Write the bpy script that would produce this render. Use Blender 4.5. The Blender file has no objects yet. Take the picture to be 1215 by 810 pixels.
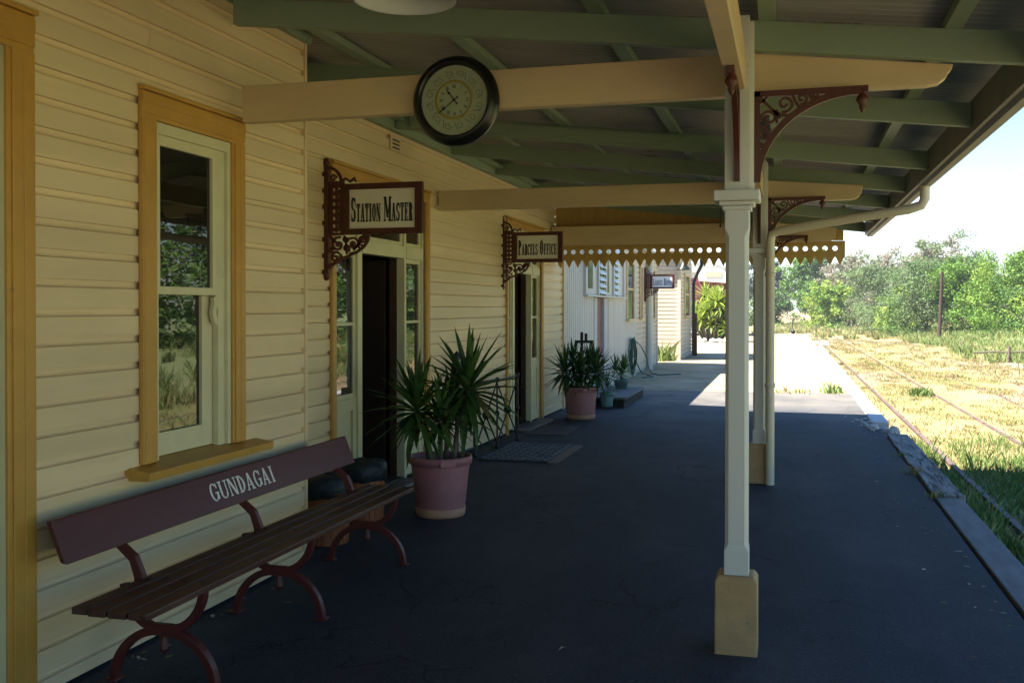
import bpy, bmesh, math, random
import numpy as np
from mathutils import Vector, Matrix
random.seed(7)
R = math.radians
sc = bpy.context.scene
COL = sc.collection

# ------------------------------------------------------------------ helpers
def newmat(name, col, rough=.6, var=.12, vscale=6., col2=None, bump=0., bscale=60., metal=0., spec=.4, stretch=(1, 1, 1), thr=(.35, .7), bdist=.004, transl=0.):
    m = bpy.data.materials.new(name); m.use_nodes = True
    nt = m.node_tree; n = nt.nodes; l = nt.links
    b = n['Principled BSDF']; out = n['Material Output']
    b.inputs['Roughness'].default_value = rough
    b.inputs['Metallic'].default_value = metal
    b.inputs['Specular IOR Level'].default_value = spec
    g = n.new('ShaderNodeNewGeometry')
    mp = n.new('ShaderNodeMapping'); mp.inputs['Scale'].default_value = stretch
    l.new(g.outputs['Position'], mp.inputs['Vector'])
    no = n.new('ShaderNodeTexNoise'); no.inputs['Scale'].default_value = vscale; no.inputs['Detail'].default_value = 6
    no.inputs['Roughness'].default_value = .65
    l.new(mp.outputs['Vector'], no.inputs['Vector'])
    rp = n.new('ShaderNodeValToRGB')
    c1 = [max(0, c * (1 - var)) for c in col]; c2 = [min(1, c * (1 + var)) for c in (col if col2 is None else col2)]
    rp.color_ramp.elements[0].position = thr[0]; rp.color_ramp.elements[1].position = thr[1]
    rp.color_ramp.elements[0].color = (*c1, 1); rp.color_ramp.elements[1].color = (*c2, 1)
    l.new(no.outputs['Fac'], rp.inputs['Fac'])
    l.new(rp.outputs['Color'], b.inputs['Base Color'])
    if bump > 0:
        nb = n.new('ShaderNodeTexNoise'); nb.inputs['Scale'].default_value = bscale; nb.inputs['Detail'].default_value = 5
        l.new(mp.outputs['Vector'], nb.inputs['Vector'])
        bp = n.new('ShaderNodeBump'); bp.inputs['Strength'].default_value = bump; bp.inputs['Distance'].default_value = bdist
        l.new(nb.outputs['Fac'], bp.inputs['Height']); l.new(bp.outputs['Normal'], b.inputs['Normal'])
    if transl > 0:
        tr = n.new('ShaderNodeBsdfTranslucent'); l.new(rp.outputs['Color'], tr.inputs['Color'])
        mx = n.new('ShaderNodeMixShader'); mx.inputs[0].default_value = transl
        l.new(b.outputs[0], mx.inputs[1]); l.new(tr.outputs[0], mx.inputs[2]); l.new(mx.outputs[0], out.inputs['Surface'])
    return m

M = {}
def mk(name, *a, **k): M[name] = newmat(name, *a, **k)
CREAM = (.68, .52, .315)
for _s, _k in (('', 1), ('_b', .955), ('_c', 1.035)): mk('cream_boards' + _s, [c * _k for c in CREAM], .5, .09, 1.7, bump=.3, bscale=35, stretch=(1, .25, 2.5), spec=.5)
mk('cream_far', (.55, .47, .37), .6, .06, 2.2)
mk('corrugated_cream', (.52, .49, .45), .5, .05, 1.5)
mk('ochre', (.48, .25, .045), .42, .10, 5, bump=.15, bscale=40, spec=.5)
mk('sash', (.60, .545, .345), .45, .07, 6, bump=.1)
mk('green', (.24, .31, .21), .5, .12, 3, bump=.15, bscale=40, stretch=(.4, 1, 1))
mk('beam_cream', (.60, .445, .25), .5, .08, 4, bump=.2, bscale=40, stretch=(.3, 1, 1))
mk('post_cream', (.60, .59, .52), .5, .08, 5, bump=.2, bscale=50, stretch=(1, 1, .3))
mk('plinth', (.44, .275, .12), .6, .12, 8, bump=.4, bscale=50)
mk('iron_brown', (.075, .019, .011), .45, .2, 12, bump=.2)
mk('maroon', (.085, .014, .013), .42, .15, 7, bump=.2, bscale=60, stretch=(1, .3, 1))
mk('maroon_worn', (.06, .013, .011), .45, .25, 9, col2=(.09, .042, .033), bump=.3, bscale=70, stretch=(2, .2, 1), thr=(.4, .75))
mk('maroon_roof', (.11, .018, .028), .5, .1, 3)
mk('sign_cream', (.66, .62, .50), .5, .05, 4)
mk('sign_white', (.72, .74, .78), .5, .04, 4)
mk('letter_black', (.01, .01, .012), .5, .1)
mk('letter_blue', (.03, .05, .16), .5, .1)
mk('letter_white', (.75, .72, .66), .5, .08, 30)
mk('iron_roof', (.38, .37, .36), .5, .2, 1.2, metal=.25, stretch=(.5, 1, 1), bump=.1)
mk('gutter', (.24, .22, .19), .5, .15, 3)
mk('pipe_cream', (.62, .55, .40), .4, .06, 5)
mk('pot_pink', (.31, .125, .14), .5, .12, 9, bump=.15)
mk('pot_base', (.42, .22, .14), .6, .15, 9)
mk('pot_teal', (.10, .20, .21), .5, .15, 9)
mk('soil', (.03, .022, .015), .95, .3, 30, bump=.8)
mk('leaf', (.042, .105, .026), .38, .35, 9, transl=.18, spec=.5)
mk('leaf_light', (.07, .14, .03), .4, .3, 9, transl=.2)
mk('leaf_yellow', (.27, .35, .06), .45, .3, 5, transl=.25)
mk('leaf_tip', (.12, .13, .035), .5, .4, 14, col2=(.20, .15, .06), transl=.2)
mk('leaf_dead', (.20, .13, .06), .8, .3, 9)
mk('stem', (.10, .085, .06), .85, .3, 40, bump=.5)
mk('bin_wood', (.24, .075, .025), .5, .3, 6, stretch=(9, 9, .4), bump=.2)
mk('bin_liner', (.012, .02, .026), .55, .3, 12, bump=.8, bscale=14, bdist=.03, spec=.35)
mk('black_iron', (.012, .012, .013), .45, .2)
mk('mat_rubber', (.035, .04, .05), .7, .2, 20)
mk('mat_ridge', (.13, .15, .18), .7, .2, 20)
mk('mat_edge', (.16, .13, .12), .8, .2, 10)
mk('mat_cloth', (.09, .07, .075), .9, .25, 15, bump=.3)
mk('enamel_white', (.5, .5, .48), .3, .05)
mk('enamel_dark', (.012, .02, .016), .3, .1)
mk('clock_black', (.008, .008, .007), .3, .1)
mk('clock_gold', (.26, .22, .06), .4, .15, 20)
mk('clock_face', (.34, .36, .22), .5, .15, 11, col2=(.23, .28, .20))
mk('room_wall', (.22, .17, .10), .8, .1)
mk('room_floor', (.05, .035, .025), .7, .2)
mk('door_brown', (.022, .011, .008), .6, .2, 4, stretch=(3, 3, .3))
mk('door_stop_brown', (.06, .03, .02), .5, .2, 4)
mk('door_red', (.20, .085, .07), .6, .2, 4, stretch=(3, 3, .3))
mk('grey_paint', (.42, .42, .43), .6, .05)
mk('louvre', (.66, .68, .66), .4, .05)
mk('hose', (.015, .07, .055), .4, .2)
mk('step_top', (.16, .15, .145), .8, .15, 5, bump=.2)
mk('step_side', (.035, .03, .027), .9, .25, 6)
mk('rust', (.09, .055, .045), .75, .3, 6, col2=(.14, .10, .09), bump=.4)
mk('rail_grey', (.30, .29, .30), .45, .15, 8, metal=.5)
mk('sleeper', (.15, .12, .10), .9, .3, 8, bump=.6, stretch=(.3, 3, 3))
mk('old_timber', (.17, .16, .155), .85, .4, 4, col2=(.30, .28, .27), bump=1., bscale=14, bdist=.03, stretch=(3, .35, 3))
mk('coping_plank', (.16, .155, .155), .75, .25, 5, bump=.5, bscale=40, stretch=(2, .5, 2))
mk('coping_pale', (.50, .50, .52), .8, .12, 5, bump=.4)
mk('platform_wall', (.16, .13, .11), .9, .3, 4, bump=.6)
mk('rubble', (.46, .42, .38), .9, .3, 6, bump=.6)
mk('stone_white', (.55, .53, .50), .9, .15, 6)
mk('bark', (.12, .095, .075), .9, .3, 10, bump=.8, stretch=(2, 2, .4))
mk('bark_grey', (.24, .20, .17), .9, .3, 6, bump=.6, stretch=(2, 2, .4))
mk('pole_wood', (.045, .025, .02), .9, .3, 4, stretch=(3, 3, .2))
mk('post_brown', (.075, .035, .025), .7, .2, 4)
mk('tank_white', (.66, .66, .65), .4, .05)
mk('dark_glass', (.02, .025, .03), .08, .1)
for nm, c in dict(bright_green=(0.145, 0.26, 0.045), mid_green=(0.09, 0.17, 0.045), grey_green=(0.15, 0.21, 0.095), grey_brown=(0.27, 0.235, 0.175),
                  dark_gum=(.065, .085, .075), yellow_green=(0.23, 0.32, 0.055)).items():
    mk('tree_' + nm, c, .6, .45, 1.6, transl=.3, spec=.2)
mk('grass_green', (0.11, 0.19, 0.045), .7, .3, 1.5, transl=.3, spec=.2)
mk('grass_pale', (0.24, 0.29, 0.11), .7, .3, 1.5, transl=.3, spec=.2)
mk('grass_straw', (0.34, 0.265, 0.105), .8, .25, 1.5, transl=.3, spec=.2)
mk('grass_pink', (0.33, 0.225, 0.155), .8, .25, 1.5, transl=.25, spec=.2)

def glass_mat():
    m = bpy.data.materials.new('window_glass'); m.use_nodes = True
    b = m.node_tree.nodes['Principled BSDF']
    b.inputs['Base Color'].default_value = (.012, .011, .008, 1); b.inputs['Roughness'].default_value = .015
    b.inputs['IOR'].default_value = 1.62; b.inputs['Specular IOR Level'].default_value = .62
    nt = m.node_tree; no = nt.nodes.new('ShaderNodeTexNoise'); no.inputs['Scale'].default_value = 3
    g = nt.nodes.new('ShaderNodeNewGeometry'); nt.links.new(g.outputs['Position'], no.inputs['Vector'])
    bp = nt.nodes.new('ShaderNodeBump'); bp.inputs['Strength'].default_value = .06; bp.inputs['Distance'].default_value = .01
    nt.links.new(no.outputs['Fac'], bp.inputs['Height']); nt.links.new(bp.outputs['Normal'], b.inputs['Normal'])
    return m
M['glass'] = glass_mat()
def chips(mat, col, scale, thr, amount=.8, stretch=(1, 1, 1), soft=.03):
    nt = M[mat].node_tree; n = nt.nodes; l = nt.links; b = n['Principled BSDF']
    src = b.inputs['Base Color'].links[0].from_socket
    g = n.new('ShaderNodeNewGeometry'); mp = n.new('ShaderNodeMapping'); mp.inputs['Scale'].default_value = stretch; l.new(g.outputs['Position'], mp.inputs['Vector'])
    no = n.new('ShaderNodeTexNoise'); no.inputs['Scale'].default_value = scale; no.inputs['Detail'].default_value = 9; no.inputs['Roughness'].default_value = .72; l.new(mp.outputs['Vector'], no.inputs['Vector'])
    mr = n.new('ShaderNodeMapRange'); mr.inputs['From Min'].default_value = thr; mr.inputs['From Max'].default_value = thr + soft; mr.inputs['To Max'].default_value = amount; l.new(no.outputs['Fac'], mr.inputs['Value'])
    mx = n.new('ShaderNodeMix'); mx.data_type = 'RGBA'; l.new(mr.outputs['Result'], mx.inputs[0]); l.new(src, mx.inputs[6]); mx.inputs[7].default_value = (*col, 1)
    l.new(mx.outputs[2], b.inputs['Base Color'])
for _s in ('', '_b', '_c'):
    chips('cream_boards' + _s, (.36, .27, .16), 9, .69, .75, (1, .3, 1)); chips('cream_boards' + _s, (.54, .42, .26), 1.6, .48, .5, (1, .35, 1.3), .3)
chips('plinth', (.17, .14, .10), 7, .64, .8); chips('post_cream', (.33, .28, .20), 8, .68, .8, (1, 1, .35)); chips('post_cream', (.46, .42, .33), 2.5, .46, .5, (1, 1, .3), .25)
chips('ochre', (.26, .15, .05), 8, .68, .8, (1, .5, .5)); chips('maroon', (.13, .06, .05), 22, .69, .7); chips('beam_cream', (.33, .25, .14), 6, .66, .7, (.3, 1, 1)); chips('beam_cream', (.44, .34, .20), 1.5, .45, .5, (.4, 1, 1.5), .25)
chips('green', (.14, .19, .11), 3, .48, .5, (.4, 1, 1), .2); chips('iron_roof', (.17, .11, .075), 1.2, .58, .7, (.35, 1, 1)); chips('pot_pink', (.22, .13, .11), 6, .5, .6, (1, 1, 1), .2); chips('sash', (.42, .38, .26), 7, .60, .6, (1, 1, 1), .12)
chips('coping_plank', (.36, .35, .34), 7, .66, .7, (1, .4, 1))

def two_noise(name, stops, scale, rough=.9, fine=(.75, 1.2, 90.), bump=.5, stretch=(1, 1, 1), specks=None, bdist=.01, cracks=False):
    """colour from a large noise through several stops, times a fine grain"""
    m = bpy.data.materials.new(name); m.use_nodes = True
    nt = m.node_tree; n = nt.nodes; l = nt.links; b = n['Principled BSDF']
    b.inputs['Roughness'].default_value = rough; b.inputs['Specular IOR Level'].default_value = .3
    g = n.new('ShaderNodeNewGeometry'); mp = n.new('ShaderNodeMapping'); mp.inputs['Scale'].default_value = stretch
    l.new(g.outputs['Position'], mp.inputs['Vector'])
    a = n.new('ShaderNodeTexNoise'); a.inputs['Scale'].default_value = scale; a.inputs['Detail'].default_value = 8; a.inputs['Roughness'].default_value = .6
    l.new(mp.outputs['Vector'], a.inputs['Vector'])
    rp = n.new('ShaderNodeValToRGB'); e = rp.color_ramp.elements
    while len(e) < len(stops): e.new(.5)
    for i, (p, c) in enumerate(stops): e[i].position = p; e[i].color = (*c, 1)
    l.new(a.outputs['Fac'], rp.inputs['Fac'])
    f = n.new('ShaderNodeTexNoise'); f.inputs['Scale'].default_value = fine[2]; f.inputs['Detail'].default_value = 4
    l.new(g.outputs['Position'], f.inputs['Vector'])
    mr = n.new('ShaderNodeMapRange'); mr.inputs['From Min'].default_value = .3; mr.inputs['From Max'].default_value = .7
    mr.inputs['To Min'].default_value = fine[0]; mr.inputs['To Max'].default_value = fine[1]
    l.new(f.outputs['Fac'], mr.inputs['Value'])
    mx = n.new('ShaderNodeVectorMath'); mx.operation = 'SCALE'
    l.new(rp.outputs['Color'], mx.inputs[0]); l.new(mr.outputs['Result'], mx.inputs['Scale'])
    last = mx.outputs['Vector']
    if specks:
        v = n.new('ShaderNodeTexVoronoi'); v.inputs['Scale'].default_value = specks[0]
        l.new(g.outputs['Position'], v.inputs['Vector'])
        lt = n.new('ShaderNodeMath'); lt.operation = 'LESS_THAN'; lt.inputs[1].default_value = specks[1]
        l.new(v.outputs['Distance'], lt.inputs[0])
        mc = n.new('ShaderNodeMix'); mc.data_type = 'RGBA'
        l.new(lt.outputs[0], mc.inputs[0]); l.new(last, mc.inputs[6]); mc.inputs[7].default_value = (*specks[2], 1)
        last = mc.outputs[2]
    l.new(last, b.inputs['Base Color'])
    bp = n.new('ShaderNodeBump'); bp.inputs['Strength'].default_value = bump; bp.inputs['Distance'].default_value = bdist
    l.new(f.outputs['Fac'], bp.inputs['Height']); l.new(bp.outputs['Normal'], b.inputs['Normal'])
    M[name] = m
two_noise('asphalt', [(.30, (.019, .021, .028)), (.43, (.029, .032, .042)), (.52, (.034, .037, .047)), (.62, (.048, .051, .060)), (.75, (.068, .069, .074))], .7, .8,
          (.6, 1.4, 60.), .4, (1, .55, 1), (14., .05, (.22, .21, .20)), .006)
two_noise('gravel', [(.3, (.25, .185, .105)), (.5, (.34, .275, .175)), (.7, (.42, .36, .25))], 1.1, .95, (.65, 1.25, 60.), .6, (1, 1, 1), (30., .08, (.2, .17, .13)))
two_noise('field', [(.28, (.14, .19, .05)), (.40, (.24, .22, .085)), (.50, (.29, .215, .105)), (.60, (.28, .205, .155)), (.72, (.22, .22, .08))], .16, .95,
          (.65, 1.3, 14.), .8, (1, .45, 1), None, .05)
def blend(mat, col, axis, lo, hi, amount, nscale, second=None):
    """mix another colour in along one axis (sunlight painted on the far asphalt, greener bank)"""
    nt = M[mat].node_tree; n = nt.nodes; l = nt.links; b = n['Principled BSDF']
    src = b.inputs['Base Color'].links[0].from_socket
    g = n.new('ShaderNodeNewGeometry'); sp = n.new('ShaderNodeSeparateXYZ'); l.new(g.outputs['Position'], sp.inputs[0])
    no = n.new('ShaderNodeTexNoise'); no.inputs['Scale'].default_value = nscale; no.inputs['Detail'].default_value = 6; l.new(g.outputs['Position'], no.inputs['Vector'])
    ma = n.new('ShaderNodeMath'); ma.operation = 'MULTIPLY_ADD'; ma.inputs[1].default_value = (hi - lo) * 1.2; l.new(no.outputs['Fac'], ma.inputs[0]); l.new(sp.outputs[axis], ma.inputs[2])
    mr = n.new('ShaderNodeMapRange'); mr.interpolation_type = 'SMOOTHSTEP'; off = (hi - lo) * .6
    mr.inputs['From Min'].default_value = lo + off; mr.inputs['From Max'].default_value = hi + off; mr.inputs['To Max'].default_value = amount
    l.new(ma.outputs[0], mr.inputs['Value'])
    mx = n.new('ShaderNodeMix'); mx.data_type = 'RGBA'; l.new(mr.outputs['Result'], mx.inputs[0]); l.new(src, mx.inputs[6]); mx.inputs[7].default_value = (*col, 1)
    l.new(mx.outputs[2], b.inputs['Base Color'])
blend('asphalt', (.19, .17, .145), 1, 13.5, 20.5, .8, .9)  # paler towards the far end: sunlit brightness painted into the asphalt colour
blend('field', (.19, .24, .10), 0, 8.0, 11.5, .85, .5)
def cracks(mat, scale, width, col):
    nt = M[mat].node_tree; n = nt.nodes; l = nt.links; b = n['Principled BSDF']
    src = b.inputs['Base Color'].links[0].from_socket
    g = n.new('ShaderNodeNewGeometry'); no = n.new('ShaderNodeTexNoise'); no.inputs['Scale'].default_value = 2.2; no.inputs['Detail'].default_value = 5; l.new(g.outputs['Position'], no.inputs['Vector'])
    ad = n.new('ShaderNodeVectorMath'); ad.operation = 'MULTIPLY_ADD'; ad.inputs[1].default_value = (.9, .9, 0); l.new(no.outputs['Color'], ad.inputs[0]); l.new(g.outputs['Position'], ad.inputs[2])
    v = n.new('ShaderNodeTexVoronoi'); v.feature = 'DISTANCE_TO_EDGE'; v.inputs['Scale'].default_value = scale; l.new(ad.outputs[0], v.inputs['Vector'])
    n2 = n.new('ShaderNodeTexNoise'); n2.inputs['Scale'].default_value = .7; l.new(g.outputs['Position'], n2.inputs['Vector'])
    th = n.new('ShaderNodeMapRange'); th.inputs['From Min'].default_value = .45; th.inputs['From Max'].default_value = .65; th.inputs['To Min'].default_value = 0; th.inputs['To Max'].default_value = width; l.new(n2.outputs['Fac'], th.inputs['Value'])
    lt = n.new('ShaderNodeMath'); lt.operation = 'LESS_THAN'; l.new(v.outputs['Distance'], lt.inputs[0]); l.new(th.outputs['Result'], lt.inputs[1])
    mu = n.new('ShaderNodeMath'); mu.operation = 'MULTIPLY'; mu.inputs[1].default_value = .7; l.new(lt.outputs[0], mu.inputs[0])
    mx = n.new('ShaderNodeMix'); mx.data_type = 'RGBA'; l.new(mu.outputs[0], mx.inputs[0]); l.new(src, mx.inputs[6]); mx.inputs[7].default_value = (*col, 1)
    l.new(mx.outputs[2], b.inputs['Base Color'])
chips('asphalt', (.082, .083, .088), 1.5, .50, .55, (1, .55, 1), .22); chips('asphalt', (.013, .014, .017), 2.2, .57, .6, (1, .7, 1), .12); chips('asphalt', (.10, .095, .09), 26, .66, .5, (1, 1, 1), .06)
cracks('asphalt', .8, .010, (.008, .008, .009))
chips('old_timber', (.03, .028, .026), 6, .52, .85, (4, .3, 4), .05); chips('coping_plank', (.05, .05, .052), 4, .55, .6, (2, .3, 2), .15)
two_noise('hill', [(.3, (.07, .10, .05)), (.6, (.12, .14, .08))], .01, .95, (.8, 1.2, .1), .1)

class MB:
    def __init__(s): s.v = []; s.f = []; s.mi = []; s.sm = []
    def add(s, vs, fs, mi=0, smooth=False, T=None):
        o = len(s.v)
        s.v += [tuple(T @ Vector(p)) for p in vs] if T is not None else [tuple(p) for p in vs]
        for f in fs: s.f.append([i + o for i in f]); s.mi.append(mi); s.sm.append(smooth)
    def box(s, a, b, mi=0, T=None):
        (x0, y0, z0), (x1, y1, z1) = a, b
        x0, x1 = sorted((x0, x1)); y0, y1 = sorted((y0, y1)); z0, z1 = sorted((z0, z1))
        vs = [(x0, y0, z0), (x1, y0, z0), (x1, y1, z0), (x0, y1, z0), (x0, y0, z1), (x1, y0, z1), (x1, y1, z1), (x0, y1, z1)]
        s.add(vs, [(0, 3, 2, 1), (4, 5, 6, 7), (0, 1, 5, 4), (1, 2, 6, 5), (2, 3, 7, 6), (3, 0, 4, 7)], mi, False, T)
    def prism(s, poly, h0, h1, frame, mi=0):
        """poly (u,v) list counter-clockwise, extruded along w from h0 to h1; frame(u,v,w)->xyz"""
        n = len(poly)
        vs = [frame(u, v, h0) for u, v in poly] + [frame(u, v, h1) for u, v in poly]
        fs = [tuple(range(n))[::-1], tuple(range(n, 2 * n))] + [(i, (i + 1) % n, n + (i + 1) % n, n + i) for i in range(n)]
        s.add(vs, fs, mi)
    def ribbon(s, pts, w, h0, h1, frame, mi=0, closed=False):
        """flat bar of width w following 2-D pts, extruded"""
        n = len(pts); L = []; Rr = []
        for i in range(n):
            a = pts[(i - 1) % n] if (closed or i > 0) else pts[i]
            b = pts[(i + 1) % n] if (closed or i < n - 1) else pts[i]
            dx, dy = b[0] - a[0], b[1] - a[1]; d = math.hypot(dx, dy) or 1
            ww = w[i] if isinstance(w, (list, tuple)) else w
            nx, ny = -dy / d * ww / 2, dx / d * ww / 2
            L.append((pts[i][0] + nx, pts[i][1] + ny)); Rr.append((pts[i][0] - nx, pts[i][1] - ny))
        vs = []
        for i in range(n):
            vs += [frame(*L[i], h0), frame(*Rr[i], h0), frame(*Rr[i], h1), frame(*L[i], h1)]
        fs = []
        for i in range(n if closed else n - 1):
            a = i * 4; b = ((i + 1) % n) * 4
            for k in range(4): fs.append((a + k, a + (k + 1) % 4, b + (k + 1) % 4, b + k))
        if not closed: fs += [(3, 2, 1, 0), ((n - 1) * 4, (n - 1) * 4 + 1, (n - 1) * 4 + 2, (n - 1) * 4 + 3)]
        s.add(vs, fs, mi)
    def tube(s, pts, r, k=8, mi=0, cap=True):
        pts = [Vector(p) for p in pts]; n = len(pts); vs = []
        up = None
        for i in range(n):
            d = (pts[min(i + 1, n - 1)] - pts[max(i - 1, 0)]).normalized()
            if up is None:
                up = Vector((0, 0, 1)) if abs(d.z) < .9 else Vector((1, 0, 0))
            a = d.cross(up).normalized(); b = a.cross(d).normalized(); up = b
            rr = r[i] if isinstance(r, (list, tuple)) else r
            for j in range(k):
                t = 2 * math.pi * j / k
                vs.append(pts[i] + a * math.cos(t) * rr + b * math.sin(t) * rr)
        fs = [(i * k + j, i * k + (j + 1) % k, (i + 1) * k + (j + 1) % k, (i + 1) * k + j) for i in range(n - 1) for j in range(k)]
        s.add(vs, fs, mi, True)
        if cap:
            s.add(vs[:k], [tuple(range(k))[::-1]], mi); s.add(vs[-k:], [tuple(range(k))], mi)
    def lathe(s, prof, c=(0, 0, 0), k=32, mi=0, axis='z', smooth=True):
        vs = []; n = len(prof)
        for r, h in prof:
            for j in range(k):
                t = 2 * math.pi * j / k; a, b = r * math.cos(t), r * math.sin(t)
                p = (a, b, h) if axis == 'z' else (a, h, b) if axis == 'y' else (h, a, b)
                vs.append((p[0] + c[0], p[1] + c[1], p[2] + c[2]))
        fs = [(i * k + j, i * k + (j + 1) % k, (i + 1) * k + (j + 1) % k, (i + 1) * k + j) for i in range(n - 1) for j in range(k)]
        s.add(vs, fs, mi, smooth)
    def build(s, name, mats, parent=None, bevel=0., wn=False):
        me = bpy.data.meshes.new(name)
        me.from_pydata(s.v, [], s.f)
        for m in (mats if isinstance(mats, (list, tuple)) else [mats]): me.materials.append(M[m])
        me.polygons.foreach_set('material_index', s.mi); me.polygons.foreach_set('use_smooth', s.sm)
        bm = bmesh.new(); bm.from_mesh(me); bmesh.ops.recalc_face_normals(bm, faces=bm.faces) if len(bm.faces) < 60000 else None
        bm.to_mesh(me); bm.free()
        me.update()
        o = bpy.data.objects.new(name, me); COL.objects.link(o)
        if parent is not None:
            o.parent = parent
            o.matrix_parent_inverse = parent_inv(parent)
        if bevel > 0:
            b = o.modifiers.new('bevel', 'BEVEL'); b.width = bevel; b.segments = 2; b.limit_method = 'ANGLE'; b.angle_limit = R(40)
        return o
def world_loc(p):
    v = Vector(p.location); q = p.parent
    return v
def parent_inv(p):
    mats = Matrix.Identity(4); q = p; chain = []
    m = Matrix.Identity(4)
    while q is not None:
        m = q.matrix_parent_inverse @ (Matrix.Translation(q.location) @ q.rotation_euler.to_matrix().to_4x4()) @ Matrix.Identity(4) if False else (Matrix.Translation(q.location) @ q.rotation_euler.to_matrix().to_4x4()) @ m if False else m
        chain.append(q); q = q.parent
    W = Matrix.Identity(4)
    for q in reversed(chain):
        W = W @ q.matrix_parent_inverse @ (Matrix.Translation(q.location) @ q.rotation_euler.to_matrix().to_4x4())
    return W.inverted()
def tag(o, label, cat, group=None):
    o['label'] = label; o['category'] = cat
    if group: o['group'] = group
    return o
def thing(name, label, cat, loc, group=None):
    o = bpy.data.objects.new(name, None); COL.objects.link(o); o.location = loc; o.empty_display_size = .2
    return tag(o, label, cat, group)
def struct(o, kind='structure'): o['kind'] = kind; return o
def copy_tree(o, parent=None):
    c = o.copy(); COL.objects.link(c); c.parent = parent
    if parent is not None: c.matrix_parent_inverse = o.matrix_parent_inverse.copy()
    for ch in list(o.children): copy_tree(ch, c)
    return c
FXZ = lambda y: (lambda u, v, w: (u, y + w, v))      # picture in the x-z plane, thickness along y
FYZ = lambda x: (lambda u, v, w: (x + w, u, v))      # picture in the y-z plane, thickness along x

# ------------------------------------------------------------------ lettering
def ell(cx, cy, a, b, t0, t1, n=14):
    return [(cx + a * math.cos(R(t0 + (t1 - t0) * i / n)), cy + b * math.sin(R(t0 + (t1 - t0) * i / n))) for i in range(n + 1)]
def glyph(ch, w=.5, tv=.17, th=.085):
    """slab-serif capital: list of quads in a box w x 1"""
    P = []
    s = .07
    def rect(x0, y0, x1, y1): P.append([(x0, y0), (x1, y0), (x1, y1), (x0, y1)])
    def stem(x, top=True, bot=True):
        rect(x, 0, x + tv, 1)
        if bot: rect(x - s, 0, x, th); rect(x + tv, 0, x + tv + s, th)
        if top: rect(x - s, 1 - th, x, 1); rect(x + tv, 1 - th, x + tv + s, 1)
    def arc(cx, cy, a, b, t0, t1, tvv=None, thh=None):
        o = ell(cx, cy, a, b, t0, t1); i = ell(cx, cy, a - (tvv or tv), b - (thh or th), t0, t1)
        for k in range(len(o) - 1): P.append([o[k], o[k + 1], i[k + 1], i[k]])
    def diag(x0, y0, x1, y1, t): P.append([(x0, y0), (x0 + t, y0), (x1 + t, y1), (x1, y1)])
    xl, xr = s, w - s - tv
    if ch == 'I': stem((w - tv) / 2)
    elif ch == 'T':
        stem((w - tv) / 2, top=False); rect(0, 1 - th, (w), 1); rect(0, .74, .07, 1 - th); rect(w - .07, .74, w, 1 - th)
    elif ch in 'LEF':
        stem(xl)
        if ch in 'LE': rect(xl + tv, 0, w, th); rect(w - .07, th, w, .28)
        if ch in 'EF': rect(xl + tv, 1 - th, w, 1); rect(w - .07, .74, w, 1 - th); rect(xl + tv, .48, w - .12, .48 + th); rect(w - .17, .38, w - .12, .66)
    elif ch in 'A':
        diag(w / 2 - .04, 1, .03, 0, .08); diag(w / 2 - tv / 2, 1, w - tv - .02, 0, tv); rect(.12, .27, w - .2, .27 + th)
        rect(-.03, 0, .18, th); rect(w - tv - .1, 0, w + .05, th)
    elif ch == 'M':
        rect(.05, 0, .12, 1); rect(w - tv, 0, w, 1); diag(.05, 1, w / 2 - .06, .15, tv); diag(w - .1, 1, w / 2 - .02, .15, .08)
        rect(-.02, 0, .2, th); rect(w - tv - .06, 0, w + .06, th); rect(-.02, 1 - th, .12, 1); rect(w - tv, 1 - th, w + .06, 1)
    elif ch == 'N':
        rect(.04, 0, .11, 1); rect(w - .11, 0, w - .04, 1); diag(.04, 1, w - .2, 0, .16)
        rect(-.02, 0, .18, th); rect(-.02, 1 - th, .12, 1); rect(w - .18, 1 - th, w + .03, 1)
    elif ch in 'OQ': arc(w / 2, .5, w / 2, .51, 0, 360)
    elif ch in 'CG':
        arc(w / 2, .5, w / 2, .51, 45, 320); rect(w - .09, .68, w - .02, .96)
        if ch == 'G': rect(w - tv, .08, w, .45); rect(w - tv - .1, .42, w + .05, .42 + th)
    elif ch == 'D': stem(xl); arc(xl + tv * .6, .5, w - xl - tv * .6, .5, -90, 90)
    elif ch in 'PR':
        stem(xl); arc(xl + tv * .6, .73, w - xl - tv * .6 - .01, .27, -90, 90)
        if ch == 'R': diag(w * .5, .5, w - tv + .02, 0, tv); rect(w - tv, 0, w + .07, th)
    elif ch == 'S':
        arc(w / 2, .74, w / 2, .27, 25, 270, tv, th); arc(w / 2, .27, w / 2, .275, 90, -155, tv, th)
        rect(w - .08, .68, w - .02, .96); rect(.02, .04, .08, .32)
    elif ch == 'U':
        rect(.05, .3, .05 + tv, 1); rect(w - .12, .3, w - .05, 1); arc(w / 2 - .0, .3, w / 2 - .05, .31, 180, 360, .12, th)
        rect(-.02, 1 - th, .05 + tv + .07, 1); rect(w - .2, 1 - th, w + .03, 1)
    return P
WID = {'I': .34, 'M': .74, 'O': .52, 'G': .54, 'N': .58, 'U': .58, 'A': .56, 'L': .46}
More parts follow.
